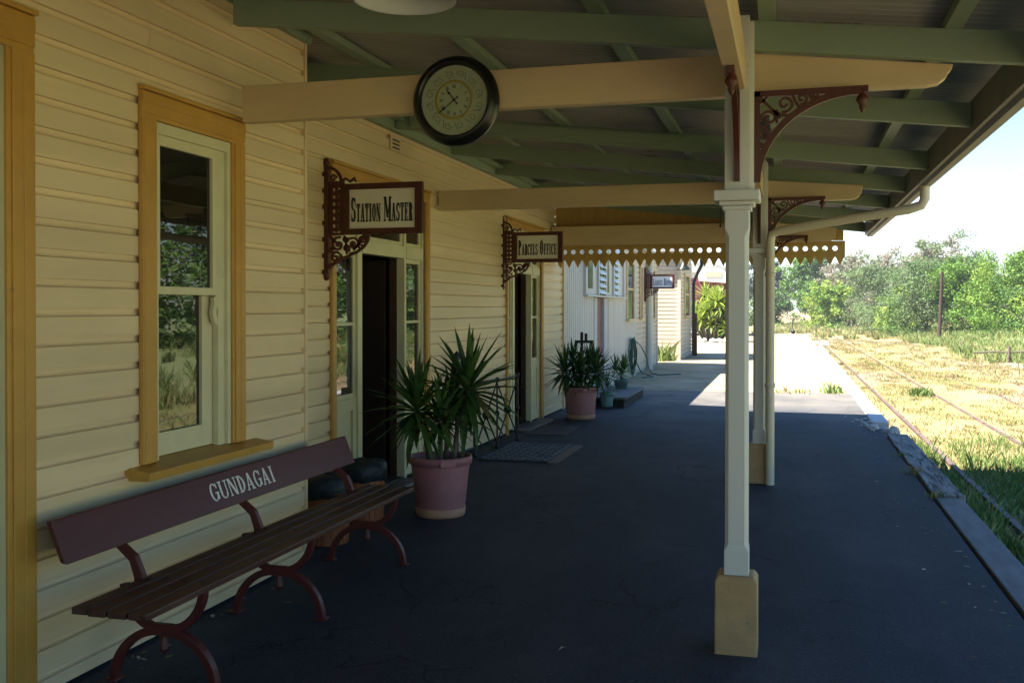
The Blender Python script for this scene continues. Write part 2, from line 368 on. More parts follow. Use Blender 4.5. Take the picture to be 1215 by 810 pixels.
def text_mesh(text, x0, x1, zc, h, frame, name, mat, parent, small=.78, gap=.12, tv=.17, th=.085, thick=.003, wf=1., base=None):
    """letters filling x0..x1 in the picture plane; first letter of each word is taller"""
    items = []; x = 0; first = True
    for ch in text:
        if ch == ' ': x += .3; first = True; continue
        sc_ = 1. if first else small
        w = WID.get(ch, .5) * wf
        items.append((glyph(ch, w, tv, th), x, sc_)); x += (w + gap) * sc_; first = False
    tot = x - gap; k = (x1 - x0) / tot; b = zc - h / 2
    mb = MB(); n = 0
    for polys, ox, s_ in items:
        for q in polys:
            q2 = [(x0 + (ox + u * s_) * k, b + v * s_ * h) for u, v in q]
            ar = sum(q2[i][0] * q2[(i + 1) % 4][1] - q2[(i + 1) % 4][0] * q2[i][1] for i in range(4))
            if ar < 0: q2 = q2[::-1]
            n += 1; e = (n % 7) * .00012
            mb.prism(q2, 0, -thick - e, frame)
    return mb.build(name, mat, parent)

# ------------------------------------------------------------------ camera, light
cam = bpy.data.cameras.new('camera'); co = bpy.data.objects.new('camera', cam); COL.objects.link(co)
cam.sensor_width = 36; cam.lens = 1200 / 1215 * 36; cam.shift_y = -(405 - 375.47) / 1215
cam.clip_end = 6000; cam.clip_start = .05
co.location = (0, 0, 1.6); co.rotation_euler = (R(89.5), 0, R(15.309))
sc.camera = co
SUN = Vector((-.63, -.29, 1)).normalized()
sd = bpy.data.lights.new('sun', 'SUN'); so = bpy.data.objects.new('sun', sd); COL.objects.link(so)
sd.energy = 5.0; sd.angle = R(.5); sd.color = (1, .94, .83)
so.rotation_euler = SUN.to_track_quat('Z', 'Y').to_euler(); so.location = (-20, -10, 40)
w = bpy.data.worlds.new('World'); sc.world = w; w.use_nodes = True
nt = w.node_tree; bg = nt.nodes['Background']; sky = nt.nodes.new('ShaderNodeTexSky')
sky.sky_type = 'NISHITA'; sky.sun_disc = False; sky.sun_elevation = math.asin(SUN.z); sky.sun_rotation = math.atan2(SUN.x, SUN.y) % (2 * math.pi)
sky.air_density = 1.0; sky.dust_density = .25; sky.ozone_density = 1.6; sky.altitude = 200
hs_ = nt.nodes.new('ShaderNodeHueSaturation'); hs_.inputs['Saturation'].default_value = 1.4; nt.links.new(sky.outputs[0], hs_.inputs['Color']); nt.links.new(hs_.outputs[0], bg.inputs[0]); bg.inputs[1].default_value = .056
sc.view_settings.view_transform = 'Standard'; sc.view_settings.look = 'None'
sc.view_settings.exposure = 2.4; sc.view_settings.gamma = 1
sc.cycles.max_bounces = 10; sc.cycles.diffuse_bounces = 7; sc.cycles.glossy_bounces = 4; sc.cycles.sample_clamp_indirect = 8
sc.cycles.use_denoising = True

# ------------------------------------------------------------------ dimensions
XL, XR = -2.94, -3.42
YC, YE = 5.80, 15.50           # corner of the front section, end of the recessed wall
ZL, ZR = 3.36, 3.20
def zb(x): return 2.78 - .1175 * x   # underside of rafters
RD = .14

# ------------------------------------------------------------------ weatherboards
PITCH = .124
def board_profile(phase, z0, z1):
    """(z, depth) from top to bottom"""
    pts = []
    k0 = math.floor((z0 - phase) / PITCH) - 1; k1 = math.ceil((z1 - phase) / PITCH) + 1
    for k in range(k1, k0, -1):
        zt = phase + k * PITCH
        pts += [(zt, .0), (zt - .0005, -.019), (zt - .019, -.020), (zt - .028, -.017), (zt - .034, -.009), (zt - .036, .0)]
    pts.append((phase + k0 * PITCH, 0))
    out = []
    for (za, da), (zc, dc) in zip(pts, pts[1:]):
        lo, hi = zc, za
        if lo >= z1 or hi <= z0: continue
        f = lambda z: da + (dc - da) * ((za - z) / (za - zc) if za != zc else 0)
        a = min(hi, z1); b = max(lo, z0)
        if not out: out.append((a, f(a)))
        out.append((b, f(b)))
    return out
def boards(mb, frame, u0, u1, z0, z1, phase=.977 % PITCH, joints=True):
    """frame(u, depth, z) -> xyz ; boards run along u"""
    pr = board_profile(phase, z0, z1); n = len(pr)
    # split into boards so butt joints can fall at random places
    start = 0
    groups = []
    for i in range(1, n):
        k = math.floor((pr[i][0] - phase + 1e-4) / PITCH)
        groups.append(k)
    i = 1
    while i < n:
        j = i
        while j + 1 < n and groups[j] == groups[i - 1]: j += 1
        seg = pr[i - 1:j + 1]
        cuts = [u0, u1]
        rnd = random.Random(int(groups[i - 1] * 97 + u0 * 13 + 5))
        if joints and u1 - u0 > 1.6 and rnd.random() < .6: cuts = [u0, rnd.uniform(u0 + .4, u1 - .4), u1]
        for a, b in zip(cuts, cuts[1:]):
            bb = b - .003 if b != u1 else b
            dd = rnd.uniform(-.0012, .0012)
            vs = [frame(a, d + dd, z) for z, d in seg] + [frame(bb, d + dd, z) for z, d in seg]
            m = len(seg)
            mb.add(vs, [(k, k + 1, m + k + 1, m + k) for k in range(m - 1)], rnd.choice((0, 0, 1, 2)) if joints else 0)
        i = j + 1
def wall_with_holes(frame, backf, u0, u1, z0, z1, holes, name, mat, parent, thick=.12, phase=.977 % PITCH, joints=True):
    """weatherboards with rectangular openings and a solid backing"""
    mb = MB()
    us = sorted({u0, u1, *[h[0] for h in holes], *[h[1] for h in holes]})
    for a, b in zip(us, us[1:]):
        mid = (a + b) / 2; hs = sorted([(h[2], h[3]) for h in holes if h[0] < mid < h[1]])
        z = z0; spans = []
        for (h0, h1) in hs:
            if h0 > z: spans.append((z, h0))
            z = h1
        if z < z1: spans.append((z, z1))
        for s0, s1 in spans:
            boards(mb, frame, a, b, s0, s1, phase, joints)
            p = [frame(a, -.023, s0), frame(b, -thick, s1)]
            mb.box(p[0], p[1])
    return mb.build(name, [mat, mat + '_b', mat + '_c'] if joints else mat, parent)

def casing(parent, X, y0, y1, z0, z1, wd, zt_extra=0., name='casing', mat='ochre', proud=.028):
    """moulded timber architrave round an opening: outer y0..y1, top z1; wd wide"""
    mb = MB()
    def bar(a0, a1, c0, c1, vertical, inner_hi):
        # three steps across the width
        st = [(0, 1, .016), (.16, .985, .024), (.55, .9, proud)]
        for k, (s0, s1, d) in enumerate(st):
            e = .0007 * k; lo = .0005 + .003 * k
            if vertical:
                ya, yb = (a0 + (a1 - a0) * s0, a0 + (a1 - a0) * s1)
                mb.box((X + lo, ya, c0 + e), (X + d, yb, c1 - e))
            else:
                za, zbb = (c0 + (c1 - c0) * s0, c0 + (c1 - c0) * s1)
                mb.box((X + lo, a0 + e, za), (X + d, a1 - e, zbb))
    bar(y0 + wd, y0, z0, z1 - wd, True, 1)
    bar(y1 - wd, y1, z0, z1 - wd, True, 1)
    bar(y0, y1, z1 - wd, z1, False, 1)
    mb.box((X + .0005, y0 - .004, z1 + .0005), (X + proud + .012, y1 + .004, z1 + .022))
    return mb.build(name, mat, parent, bevel=.003)

# ------------------------------------------------------------------ station building
st = thing('station_building', 'cream weatherboard station building with ochre window and door casings', 'building', (XL - 2.5, 6, 0))
fr = lambda u, d, z: (XL + d, u, z)
wall_with_holes(fr, None, -4.0, YC, 0.02, ZL, [(4.2, 4.95, .83, 2.53), (2.1, 3.30, 0.02, 2.68)], 'front_wall', 'cream_boards', st)
fr = lambda u, d, z: (XR + d, u, z)
wall_with_holes(fr, None, YC - .1, YE, 0.02, ZR + .16, [(7.24, 9.27, 0.02, 2.66), (12.27, 14.05, 0.02, 2.66)], 'recessed_wall', 'cream_boards', st, phase=(2.137 % PITCH))
mb = MB(); mb.box((XR + .001, YC - .02, .02), (XL - .02, YC, ZL)); mb.build('return_wall', 'cream_boards', st)
mb = MB(); mb.box((XR - .1, -4, 0.02), (XL - .14, -3.9, ZL)); mb.build('return_wall', 'cream_boards', st)
mb = MB(); mb.box((XL - .02, YC - .012, .015), (XL + .012, YC + .014, ZL - .05)); mb.build('corner_bead', 'cream_boards', st, bevel=.003)
mb = MB(); mb.box((XR - .02, YE - .02, .015), (XR + .03, YE + .05, ZR)); mb.build('corner_board', 'cream_boards', st, bevel=.004)
# wall plate and soffit strip (green)
mb = MB(); mb.box((XR + .004, YC + .002, 3.165), (XR + .07, YE, 3.33)); mb.box((XR + .072, YC + .002, 3.24), (XR + .16, YE, 3.27)); mb.build('wall_plate', 'green', st, bevel=.004)
mb = MB(); mb.box((XL + .004, -3.9, 3.255), (XL + .05, YC + .01, 3.34)); mb.build('front_wall_plate', 'green', st, bevel=.004)
# vent
v = MB(); v.box((XR + .002, 8.36, 3.00), (XR + .02, 8.60, 3.13)); vent = v.build('wall_vent', 'cream_boards', st, bevel=.003)
v = MB()
for k in range(3): v.box((XR + .0205, 8.40, 3.02 + k * .034), (XR + .024, 8.56, 3.034 + k * .034))
v.build('vent_slot', 'letter_black', vent)
# interior shell
mb = MB()
mb.box((-7.2, -4, .02), (-7.1, YE - .05, 3.3)); mb.box((-7.1, 10.6, .02), (XR - .13, 10.7, 3.3)); mb.box((-7.1, 7.02, .02), (XR - .13, 7.1, 3.3)); mb.box((-7.1, -4, .02), (XR - .5, -3.9, 3.3))
mb.box((-7.1, YE - .15, .02), (XR - .13, YE - .05, 3.3))
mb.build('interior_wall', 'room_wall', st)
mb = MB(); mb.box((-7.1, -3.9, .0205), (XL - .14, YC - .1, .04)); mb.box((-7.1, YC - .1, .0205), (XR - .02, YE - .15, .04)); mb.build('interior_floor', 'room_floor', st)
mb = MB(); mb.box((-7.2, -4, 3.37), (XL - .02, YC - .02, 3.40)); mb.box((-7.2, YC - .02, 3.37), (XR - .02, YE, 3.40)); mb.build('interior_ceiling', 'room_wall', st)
mb = MB(); mb.box((-6.8, 9.2, .04), (-6.2, 10.4, 1.1)); mb.box((-6.9, 9.3, 1.3), (-6.85, 10.1, 1.9)); mb.build('interior_cabinet', 'door_brown', st, bevel=.01)
# main roof
mb = MB()
mb.prism([(-10.4, 3.42), (-2.86, 3.42), (-2.86, 3.50), (-6.7, 5.1), (-10.4, 3.50)], -4.3, YE + .2, lambda u, v_, w_: (u, w_, v_)); mb.build('main_roof', 'iron_roof', st)
mb = MB(); mb.box((-10.2, -4, .02), (-10.1, YE, 3.4)); mb.box((-10.1, YE - .1, .02), (XR - .13, YE + .0, 3.4)); mb.box((-10.1, -4, .02), (-7.2, -3.9, 3.4)); mb.build('rear_wall', 'cream_boards', st)

# sash window
win = casing(st, XL, 4.11, 5.043, .862, 2.622, .125, name='window')
mb = MB()
mb.prism([(-.10, .80), (.11, .80), (.115, .84), (-.10, .874)], 4.03, 5.19, lambda u, v_, w_: (XL + u - .0, w_, v_)); mb.build('sill', 'ochre', win, bevel=.004)
mb = MB()     # sash box lining
mb.box((XL - .09, 4.236, .862), (XL + .004, 4.262, 2.495)); mb.box((XL - .09, 4.885, .862), (XL + .004, 4.917, 2.495)); mb.box((XL - .09, 4.262, 2.44), (XL + .004, 4.885, 2.495))
mb.box((XL - .05, 4.82, .862), (XL - .015, 4.885, 2.44))
mb.build('window_lining', 'sash', win, bevel=.002)
mb = MB()     # upper sash (outer) then lower sash (set back)
xo = XL - .012
mb.box((xo - .035, 4.263, 1.665), (xo, 4.30, 2.44)); mb.box((xo - .035, 4.765, 1.665), (xo, 4.82, 2.44)); mb.box((xo - .035, 4.30, 2.39), (xo, 4.765, 2.44)); mb.box((xo - .035, 4.30, 1.665), (xo, 4.765, 1.705))
mb.build('upper_sash', 'sash', win, bevel=.002)
mb = MB(); xl = XL - .05
mb.box((xl - .035, 4.263, .87), (xl, 4.305, 1.664)); mb.box((xl - .035, 4.72, .87), (xl, 4.82, 1.664)); mb.box((xl - .035, 4.305, .87), (xl, 4.72, .985))
mb.build('lower_sash', 'sash', win, bevel=.002)
mb = MB(); mb.box((xo - .022, 4.30, 1.705), (xo - .018, 4.765, 2.39)); mb.build('window_pane', 'glass', win)
mb = MB(); mb.box((xl - .022, 4.305, .985), (xl - .018, 4.72, 1.664)); mb.build('window_pane', 'glass', win)
mb = MB(); mb.ribbon([(4.79 + .010 * math.sin(k * .75), 1.662 - .014 * k) for k in range(12)], [.046, .046, .044, .04, .036, .032, .032, .034, .036, .034, .026, .012], 0, .022, FYZ(XL - .034)); mb.build('sash_horn', 'sash', win)

# near doorway at the left edge
nd = casing(st, XL, 2.0, 3.416, .0, 2.765, .148, name='near_doorway')
mb = MB(); mb.box((XL - .12, 3.268, .0), (XL + .002, 3.29, 2.62)); mb.box((XL - .12, 2.126, .0), (XL + .002, 2.148, 2.62)); mb.build('jamb', 'sash', nd)
mb = MB(); mb.box((XL - .10, 2.16, .02), (XL - .055, 3.262, 2.6)); mb.build('door_leaf', 'sash', nd, bevel=.004)

def doorway(name, y0, ya, yb, yc, y1, X, label=None):
    """outer casing y0..y1; sidelight ya.. opening yb..yc .. sidelight"""
    d = casing(st, X, y0, y1, .0, 2.72, .095, name=name)
    d['label'] = label
    i0, i1 = y0 + .095, y1 - .095; xf = X - .012
    mb = MB()
    xb = xf - .075
    mb.box((xb, i0, .02), (xf, i0 + .035, 2.63)); mb.box((xb, i1 - .035, .02), (xf, i1, 2.63))
    mb.box((xb, yb - .09, .02), (xf + .004, yb, 2.61)); mb.box((xb, yc, .02), (xf + .004, yc + .045, 2.61)); 
    mb.box((xb, i0 + .035, 2.585), (xf, i1 - .035, 2.63)); mb.box((xb - .004, i0 + .035, 2.055), (xf + .012, yb - .09, 2.165)); mb.box((xb - .004, yb, 2.055), (xf + .012, yc, 2.165)); mb.box((xb - .004, yc + .045, 2.055), (xf + .012, i1 - .035, 2.165))
    # thick reveal behind the opening
    mb.build('door_frame', 'sash', d, bevel=.003)
    def light(a, b, z0, z1, nm):
        fm = MB(); t = .04; xg = xf - .02
        fm.box((xg - .03, a, z0), (xg, a + t, z1)); fm.box((xg - .03, b - t, z0), (xg, b, z1)); fm.box((xg - .03, a + t, z0), (xg, b - t, z0 + t)); fm.box((xg - .03, a + t, z1 - t), (xg, b - t, z1))
        if z0 < 1.0:
            fm.box((xg - .029, a + t, 1.455), (xg - .001, b - t, 1.48))
        o = fm.build(nm, 'sash', d, bevel=.002)
        g = MB(); g.box((xg - .018, a + t, z0 + t), (xg - .014, b - t, z1 - t)); g.build('window_pane', 'glass', o)
    light(i0 + .035, yb - .09, .86, 2.055, 'sidelight'); light(yc + .045, i1 - .035, .86, 2.055, 'sidelight')
    cuts = [i0 + .035, yb - .09, yb, yc, yc + .045, i1 - .035]
    light(cuts[0], cuts[1], 2.165, 2.585, 'transom_light'); light(cuts[2], cuts[3], 2.165, 2.585, 'transom_light'); light(cuts[4], cuts[5], 2.165, 2.585, 'transom_light')
    for a, b in ((i0 + .035, yb - .09), (yc + .045, i1 - .035)):
        pm = MB(); pm.box((xf - .045, a, .02), (xf - .026, b, .86)); t = .07
        pm.box((xf - .026, a, .02), (xf - .008, a + t, .86)); pm.box((xf - .026, b - t, .02), (xf - .008, b, .86)); pm.box((xf - .026, a + t, .02), (xf - .008, b - t, .2)); pm.box((xf - .026, a + t, .76), (xf - .008, b - t, .86))
        pm.build('dado_panel', 'sash', d, bevel=.003)
    dl = MB(); dl.box((X - 1.0, yc + .0, .04), (X - .205, yc + .04, 2.04)); lf = dl.build('door_leaf', 'door_brown', d, bevel=.003)
    ds = MB(); ds.box((X - .155, yc - .006, .03), (X - .092, yc + .03, 2.05)); ds.build('door_stop', 'door_stop_brown', lf)
    h = MB(); h.lathe([(0, -.03), (.022, -.03), (.026, -.015), (.018, 0)], (X - .92, yc - .001, 1.0), 16, axis='y'); h.build('handle', 'clock_gold', lf)
    return d
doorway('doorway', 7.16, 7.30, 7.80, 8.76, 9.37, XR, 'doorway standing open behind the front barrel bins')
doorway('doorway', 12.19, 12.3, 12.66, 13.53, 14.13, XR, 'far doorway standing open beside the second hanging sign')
mb = MB(); mb.box((XR + .002, 7.7, .0), (XR + .16, 8.75, .03)); mb.build('threshold', 'mat_edge', st, bevel=.006)
mb = MB(); mb.box((XR + .002, 12.6, .0), (XR + .2, 14.0, .03)); mb.build('threshold', 'mat_edge', st, bevel=.006)

# ------------------------------------------------------------------ verandah
ve = thing('verandah', 'long open verandah with green rafters, cream tie beams and corrugated iron roof', 'verandah', (-1, 5, 0))
YV0, YV1 = -5.0, 15.12
XG = 1.03
rafY = [-3.6, -1.9, -.2, 1.5, 3.2, 4.85, 6.43, 8.33, 9.90, 11.5, 13.3, 15.0]
for y in rafY:
    xs = (XL + .06) if y < YC else (XR + .075)
    rb = MB()
    rb.prism([(xs, zb(xs)), (XG, zb(XG)), (XG, zb(XG) + RD), (xs, zb(xs) + RD)], 0, .05, FXZ(y)); rb.build('rafter', 'green', ve, bevel=.004)
mb = MB()  # a spliced patch on one rafter
mb.prism([(-3.2, zb(-3.2) + .02), (-1.1, zb(-1.1) + .02), (-.75, zb(-.75) + .12), (-3.2, zb(-3.2) + .12)], -.028, -.002, FXZ(8.33)); mb.build('rafter_splice', 'green', ve, bevel=.004)
for x in (-2.72, -1.83, -.9, -.1, .70):
    pb = MB(); z = zb(x) + RD + .002
    sl = -.1175
    pb.prism([(x - .038, z - sl * -.038), (x + .038, z + sl * .038), (x + .038, z + sl * .038 + .045), (x - .038, z - sl * -.038 + .045)], YV0, YV1 - .02, lambda u, v_, w_: (u, w_, v_))
    pb.build('purlin', 'green', ve, bevel=.003)
mb = MB()  # corrugated sheets
ny = int((YV1 - YV0) / .076 * 8); xs = [XR - .1 + (XG + .10 - XR + .1) * i / 6 for i in range(7)]
vs = []
for j in range(ny + 1):
    y = YV0 + (YV1 - YV0) * j / ny; dz = .009 * math.sin(2 * math.pi * (y - YV0) / .076)
    for x in xs: vs.append((x, y, zb(x) + RD + .06 + dz))
nx = len(xs); fs = [(j * nx + i, j * nx + i + 1, (j + 1) * nx + i + 1, (j + 1) * nx + i) for j in range(ny) for i in range(nx - 1)]
mb.add(vs, fs, 0, True); mb.build('roof_sheet', 'iron_roof', ve)
# gutter: D-profile and fascia board behind
mb = MB(); zg = zb(XG) - .055
mb.box((XG + .002, YV0, zg + .02), (XG + .03, YV1, zg + .215)); mb.build('gutter_board', 'gutter', ve, bevel=.003)
mb = MB(); pts = [(XG + .032, zg + .13), (XG + .032, zg + .03), (XG + .05, zg + .0), (XG + .10, zg + .0), (XG + .135, zg + .04), (XG + .14, zg + .13), (XG + .15, zg + .145), (XG + .13, zg + .14)]
mb.ribbon(pts, .004, YV0, YV1 + .03, lambda u, v_, w_: (u, w_, v_)); mb.prism([(XG + .034, zg + .005), (XG + .1, zg + .005), (XG + .135, zg + .045), (XG + .135, zg + .135), (XG + .034, zg + .135)], YV1 + .02, YV1 + .03, lambda u, v_, w_: (u, w_, v_)); mb.build('gutter', 'gutter', ve)
# posts
posts = [(-.233, 4.847), (-.262, 9.56), (-.32, 14.60), (-.215, .15 - 0.0), ]
posts = posts[:3]
def scroll(cx, cy, r0, r1, a0, turns, n=26):
    return [(cx + (r0 + (r1 - r0) * i / n) * math.cos(a0 + turns * 2 * math.pi * i / n), cy + (r0 + (r1 - r0) * i / n) * math.sin(a0 + turns * 2 * math.pi * i / n)) for i in range(n + 1)]
def bracket(frame, name='bracket'):
    """iron spandrel in (u,v): post at u=0, beam at v=0, u outward, v downward negative"""
    b = MB(); A, B = .47, .42; t = .007
    b.ribbon([(.012, 0), (.012, -B)], .026, -.013, .013, frame)
    b.ribbon([(0, -.012), (A + .03, -.012)], [.026, .030], -.013, .0125, frame)
    arc = [(A - (A - .012) * math.cos(R(a)) if False else .012 + (A - .012) * (1 - math.cos(R(a))), -B + (B - .02) * math.sin(R(a))) for a in range(0, 91, 6)]
    b.ribbon(arc, [.03] * len(arc), -.012, .012, frame)
    for sp in (scroll(.135, -.062, .040, .007, -1.9, 1.3), scroll(.066, -.125, .038, .007, 3.4, -1.3), scroll(.212, -.042, .026, .005, -1.9, 1.2), scroll(.043, -.205, .026, .005, 3.4, -1.2), scroll(.27, -.028, .015, .004, -1.9, 1.1), scroll(.03, -.268, .014, .004, 3.4, -1.1),
               [(.02, -.02), (.05, -.055), (.095, -.10), (.118, -.128)], [(.02, -.055), (.04, -.045), (.06, -.02)], [(.095, -.09), (.115, -.11), (.15, -.118)], [(.085, -.09), (.10, -.11), (.10, -.15)], [(.17, -.02), (.18, -.05), (.20, -.08)], [(.02, -.16), (.04, -.165), (.075, -.185)], [(.24, -.02), (.26, -.05)], [(.02, -.235), (.045, -.25)]):
        b.ribbon(sp, .013, -t, t, frame)
    o = b.build(name, 'iron_brown', None)
    return o
def pendant(parent, frame, u):
    c = frame(u, -.03, 0); p = MB()
    p.lathe([(.008, .02), (.016, .015), (.012, 0), (.026, -.02), (.028, -.035), (.012, -.055), (.016, -.062), (.006, -.085), (0, -.09)], c, 14)
    p.build('pendant', 'iron_brown', parent)
for (px_, py_) in posts:
    hw = .056
    shaft = MB()
    def sq(z0, z1, a0, a1, c): # chamfered square lofts
        pass
    secs = [(.34, .056, .002), (.47, .056, .002), (.50, .053, .016), (1.93, .052, .016), (1.97, .056, .003), (2.07, .056, .003)]
    vs = []
    for z, h_, c in secs:
        for (sx, sy) in ((1, 1), (-1, 1), (-1, -1), (1, -1)):
            a = (sx * h_, sy * (h_ - c)); b_ = (sx * (h_ - c), sy * h_)
            for q in ((a, b_) if sx * sy > 0 else (b_, a)): vs.append((px_ + q[0], py_ + q[1], z))
    fs = [(i * 8 + j, i * 8 + (j + 1) % 8, (i + 1) * 8 + (j + 1) % 8, (i + 1) * 8 + j) for i in range(len(secs) - 1) for j in range(8)]
    shaft.add(vs, fs)
    zt = zb(px_) + RD
    shaft.box((px_ - .056, py_ - .056, 2.135), (px_ + .056, py_ + .056, zt))
    shaft.box((px_ + .0565, py_ - .02, 2.15), (px_ + .075, py_ + .054, zt - .02))
    post = shaft.build('post', 'post_cream', ve, bevel=.003)
    cp = MB()
    for z0, z1, e in ((2.050, 2.072, .066), (2.072, 2.092, .080), (2.092, 2.142, .104)): cp.box((px_ - e, py_ - e, z0 + .0003), (px_ + e, py_ + e, z1))
    cp.build('capital', 'post_cream', post, bevel=.006)
    pl = MB()
    vs = []
    for z, h_ in ((0, .097), (.335, .096), (.36, .08)):
        vs += [(px_ - h_, py_ - h_, z), (px_ + h_, py_ - h_, z), (px_ + h_, py_ + h_, z), (px_ - h_, py_ + h_, z)]
    pl.add(vs, [(0, 1, 5, 4), (1, 2, 6, 5), (2, 3, 7, 6), (3, 0, 4, 7), (4, 5, 9, 8), (5, 6, 10, 9), (6, 7, 11, 10), (7, 4, 8, 11), (8, 9, 10, 11)])
    pl.build('plinth', 'plinth', post, bevel=.008)
    zt = 2.602
    for fr_, nm in ((lambda u, v_, w_: (px_ + .077 + u, py_ + w_, zt + v_), 0), (lambda u, v_, w_: (px_ + w_, py_ - .058 - u, zt + v_), 1)):
        o = bracket(fr_)
        o.parent = ve; o.matrix_parent_inverse = parent_inv(ve)
        pendant(o, fr_, .475)
# tie beams
def tie(y, x0, x1, z0, ztop, px_):
    b = MB()
    xr = px_ + .056
    # left member and right member with curved end
    b.prism([(x0, z0), (px_ - .057, z0), (px_ - .057, ztop), (x0, ztop)], 0, .075, FXZ(y))
    end = [(x1 - .10, z0), (x1 - .05, z0 + .008), (x1 - .02, z0 + .03), (x1 - .01, z0 + .055), (x1, z0 + .06), (x1 + .01, zb(x1) - .004)]
    b.prism([(xr, z0)] + end + [(xr, zb(xr) - .004 if ztop > zb(xr) else ztop)], 0, .075, FXZ(y))
    b.build('tie_beam', 'beam_cream', ve, bevel=.005)
tie(4.91, -2.86, .70, 2.604, 2.80, -.233)
tie(9.62, XR + .02, .63, 2.575, 2.772, -.262)
tie(14.66, XR + .02, .62, 2.52, 2.80, -.32)
mb = MB(); mb.box((-.273, YV0 + .2, 2.605), (-.195, 4.788, 2.80)); mb.build('plate_beam', 'beam_cream', ve, bevel=.005)
mb = MB(); mb.box((-.30, 4.995, 2.605), (-.225, 9.50, 2.78)); mb.build('plate_beam', 'beam_cream', ve, bevel=.005)
mb = MB(); mb.box((-.34, 9.70, 2.595), (-.27, 14.53, 2.78)); mb.build('plate_beam', 'beam_cream', ve, bevel=.005)
# end valance: scalloped boards with holes
TW = .1349; x = XR + .04; k = 0; vm = MB()
vy = 15.03; z0, zn, zh, ztop = 2.20, 2.32, 2.44, 2.545
nteeth = 31
def valance_outline():
    cu = bpy.data.curves.new('valance', 'CURVE'); cu.dimensions = '2D'; cu.fill_mode = 'BOTH'; cu.extrude = .011
    xs0 = XR + .002; pts = [(xs0, ztop)]
    for i in range(nteeth):
        xa = xs0 + i * TW
        pts += [(xa + .012, zn - .012)] if i else [(xa, zn)]
        pts += [(xa + .028, zn - .04), (xa + TW / 2, z0), (xa + TW - .028, zn - .04), (xa + TW - .012, zn - .012), (xa + TW, zn)]
    pts += [(xs0 + nteeth * TW, ztop)]
    s_ = cu.splines.new('POLY'); s_.points.add(len(pts) - 1)
    for p, q in zip(s_.points, pts): p.co = (q[0], q[1], 0, 1)
    s_.use_cyclic_u = True
    for i in range(1, nteeth):
        c = ell(xs0 + i * TW, zh, .036, .036, 0, 350, 18)
        s_ = cu.splines.new('POLY'); s_.points.add(len(c) - 1)
        for p, q in zip(s_.points, c): p.co = (q[0], q[1], 0, 1)
        s_.use_cyclic_u = True
    ob = bpy.data.objects.new('tmp_valance', cu); COL.objects.link(ob)
    dg = bpy.context.evaluated_depsgraph_get(); me = bpy.data.meshes.new_from_object(ob.evaluated_get(dg))
    bpy.data.objects.remove(ob); bpy.data.curves.remove(cu)
    me.transform(Matrix.Translation((0, vy, 0)) @ Matrix.Rotation(R(90), 4, 'X'))
    me.materials.clear(); me.materials.append(M['ochre_dull'])
    o = bpy.data.objects.new('valance', me); COL.objects.link(o); o.parent = ve; o.matrix_parent_inverse = parent_inv(ve)
mk('ochre_dull', (.46, .29, .08), .55, .1, 4, bump=.2, bscale=50, stretch=(3, 3, .3))
valance_outline()
mb = MB()
xx = XR + .002; i = 0
while xx < XG - .02:
    x2 = min(xx + .128, XG - .02)
    zbot = 2.55 if x2 < .79 else zb(xx)
    e = .003 * (i % 2); i += 1
    mb.box((xx, vy - .011 - e, zbot), (x2 + .0, vy + .010 - e, zb(xx) + RD + .03)); xx = x2 - .002
    if x2 >= XG - .021: break
mb.build('gable_boarding', 'ochre_dull', ve)
# downpipe
mb = MB()
pp = [(1.085, 9.0, 2.61), (1.085, 9.0, 2.50), (1.06, 9.01, 2.45), (.96, 9.04, 2.42), (.2, 9.31, 2.33), (-.10, 9.41, 2.285), (-.15, 9.43, 2.26), (-.163, 9.435, 2.2), (-.163, 9.435, .0)]
mb.tube(pp, .040, 14); dp = mb.build('downpipe', 'pipe_cream', ve)
for z in (1.9, .9):
    mb = MB(); mb.lathe([(.042, -.02), (.047, -.018), (.047, .018), (.042, .02)], (-.163, 9.435, z), 16); mb.build('pipe_clip', 'pipe_cream', dp)
mb = MB(); mb.tube([(-.62, 9.66, 2.575), (-.62, 9.66, 2.37)], .004, 6); mb.lathe([(0, -.014), (.012, -.008), (.012, .006), (0, .012)], (-.62, 9.66, 2.365), 10); mb.build('hanging_hook', 'black_iron', ve)

# ------------------------------------------------------------------ platform and ground
def sheet(name, x0, x1, y0, y1, z, mat, nx=1, ny=1, fz=None):
    mb = MB(); vs = []
    for j in range(ny + 1):
        for i in range(nx + 1):
            X = x0 + (x1 - x0) * i / nx; Y = y0 + (y1 - y0) * j / ny
            vs.append((X, Y, z + (fz(X, Y) if fz else 0)))
    mb.add(vs, [(j * (nx + 1) + i, j * (nx + 1) + i + 1, (j + 1) * (nx + 1) + i + 1, (j + 1) * (nx + 1) + i) for j in range(ny) for i in range(nx)], 0, bool(fz))
    o = mb.build(name, mat); struct(o); return o
def hz(X, Y):
    t = min(1, max(0, (X - 6.5) / 11)); b = .75 * t * t * (3 - 2 * t)
    if Y > 55: b += .0 * (Y - 55)
    return b + .05 * math.sin(X * .9 + Y * .31) * min(1, max(0, X - 4)) + .03 * math.sin(Y * .8 + X * 1.7) * min(1, max(0, X - 4) / 2)
sheet('ground', -900, 900, -300, 2400, -.83, 'field')
sheet('railway_field', 1.36, 60, -25, 260, -.80, 'field', 110, 260, hz)
mb = MB()
mb.box((-30, -25, -1.0), (1.165, 19.7, 0)); o = mb.build('platform', ['asphalt']); struct(o)
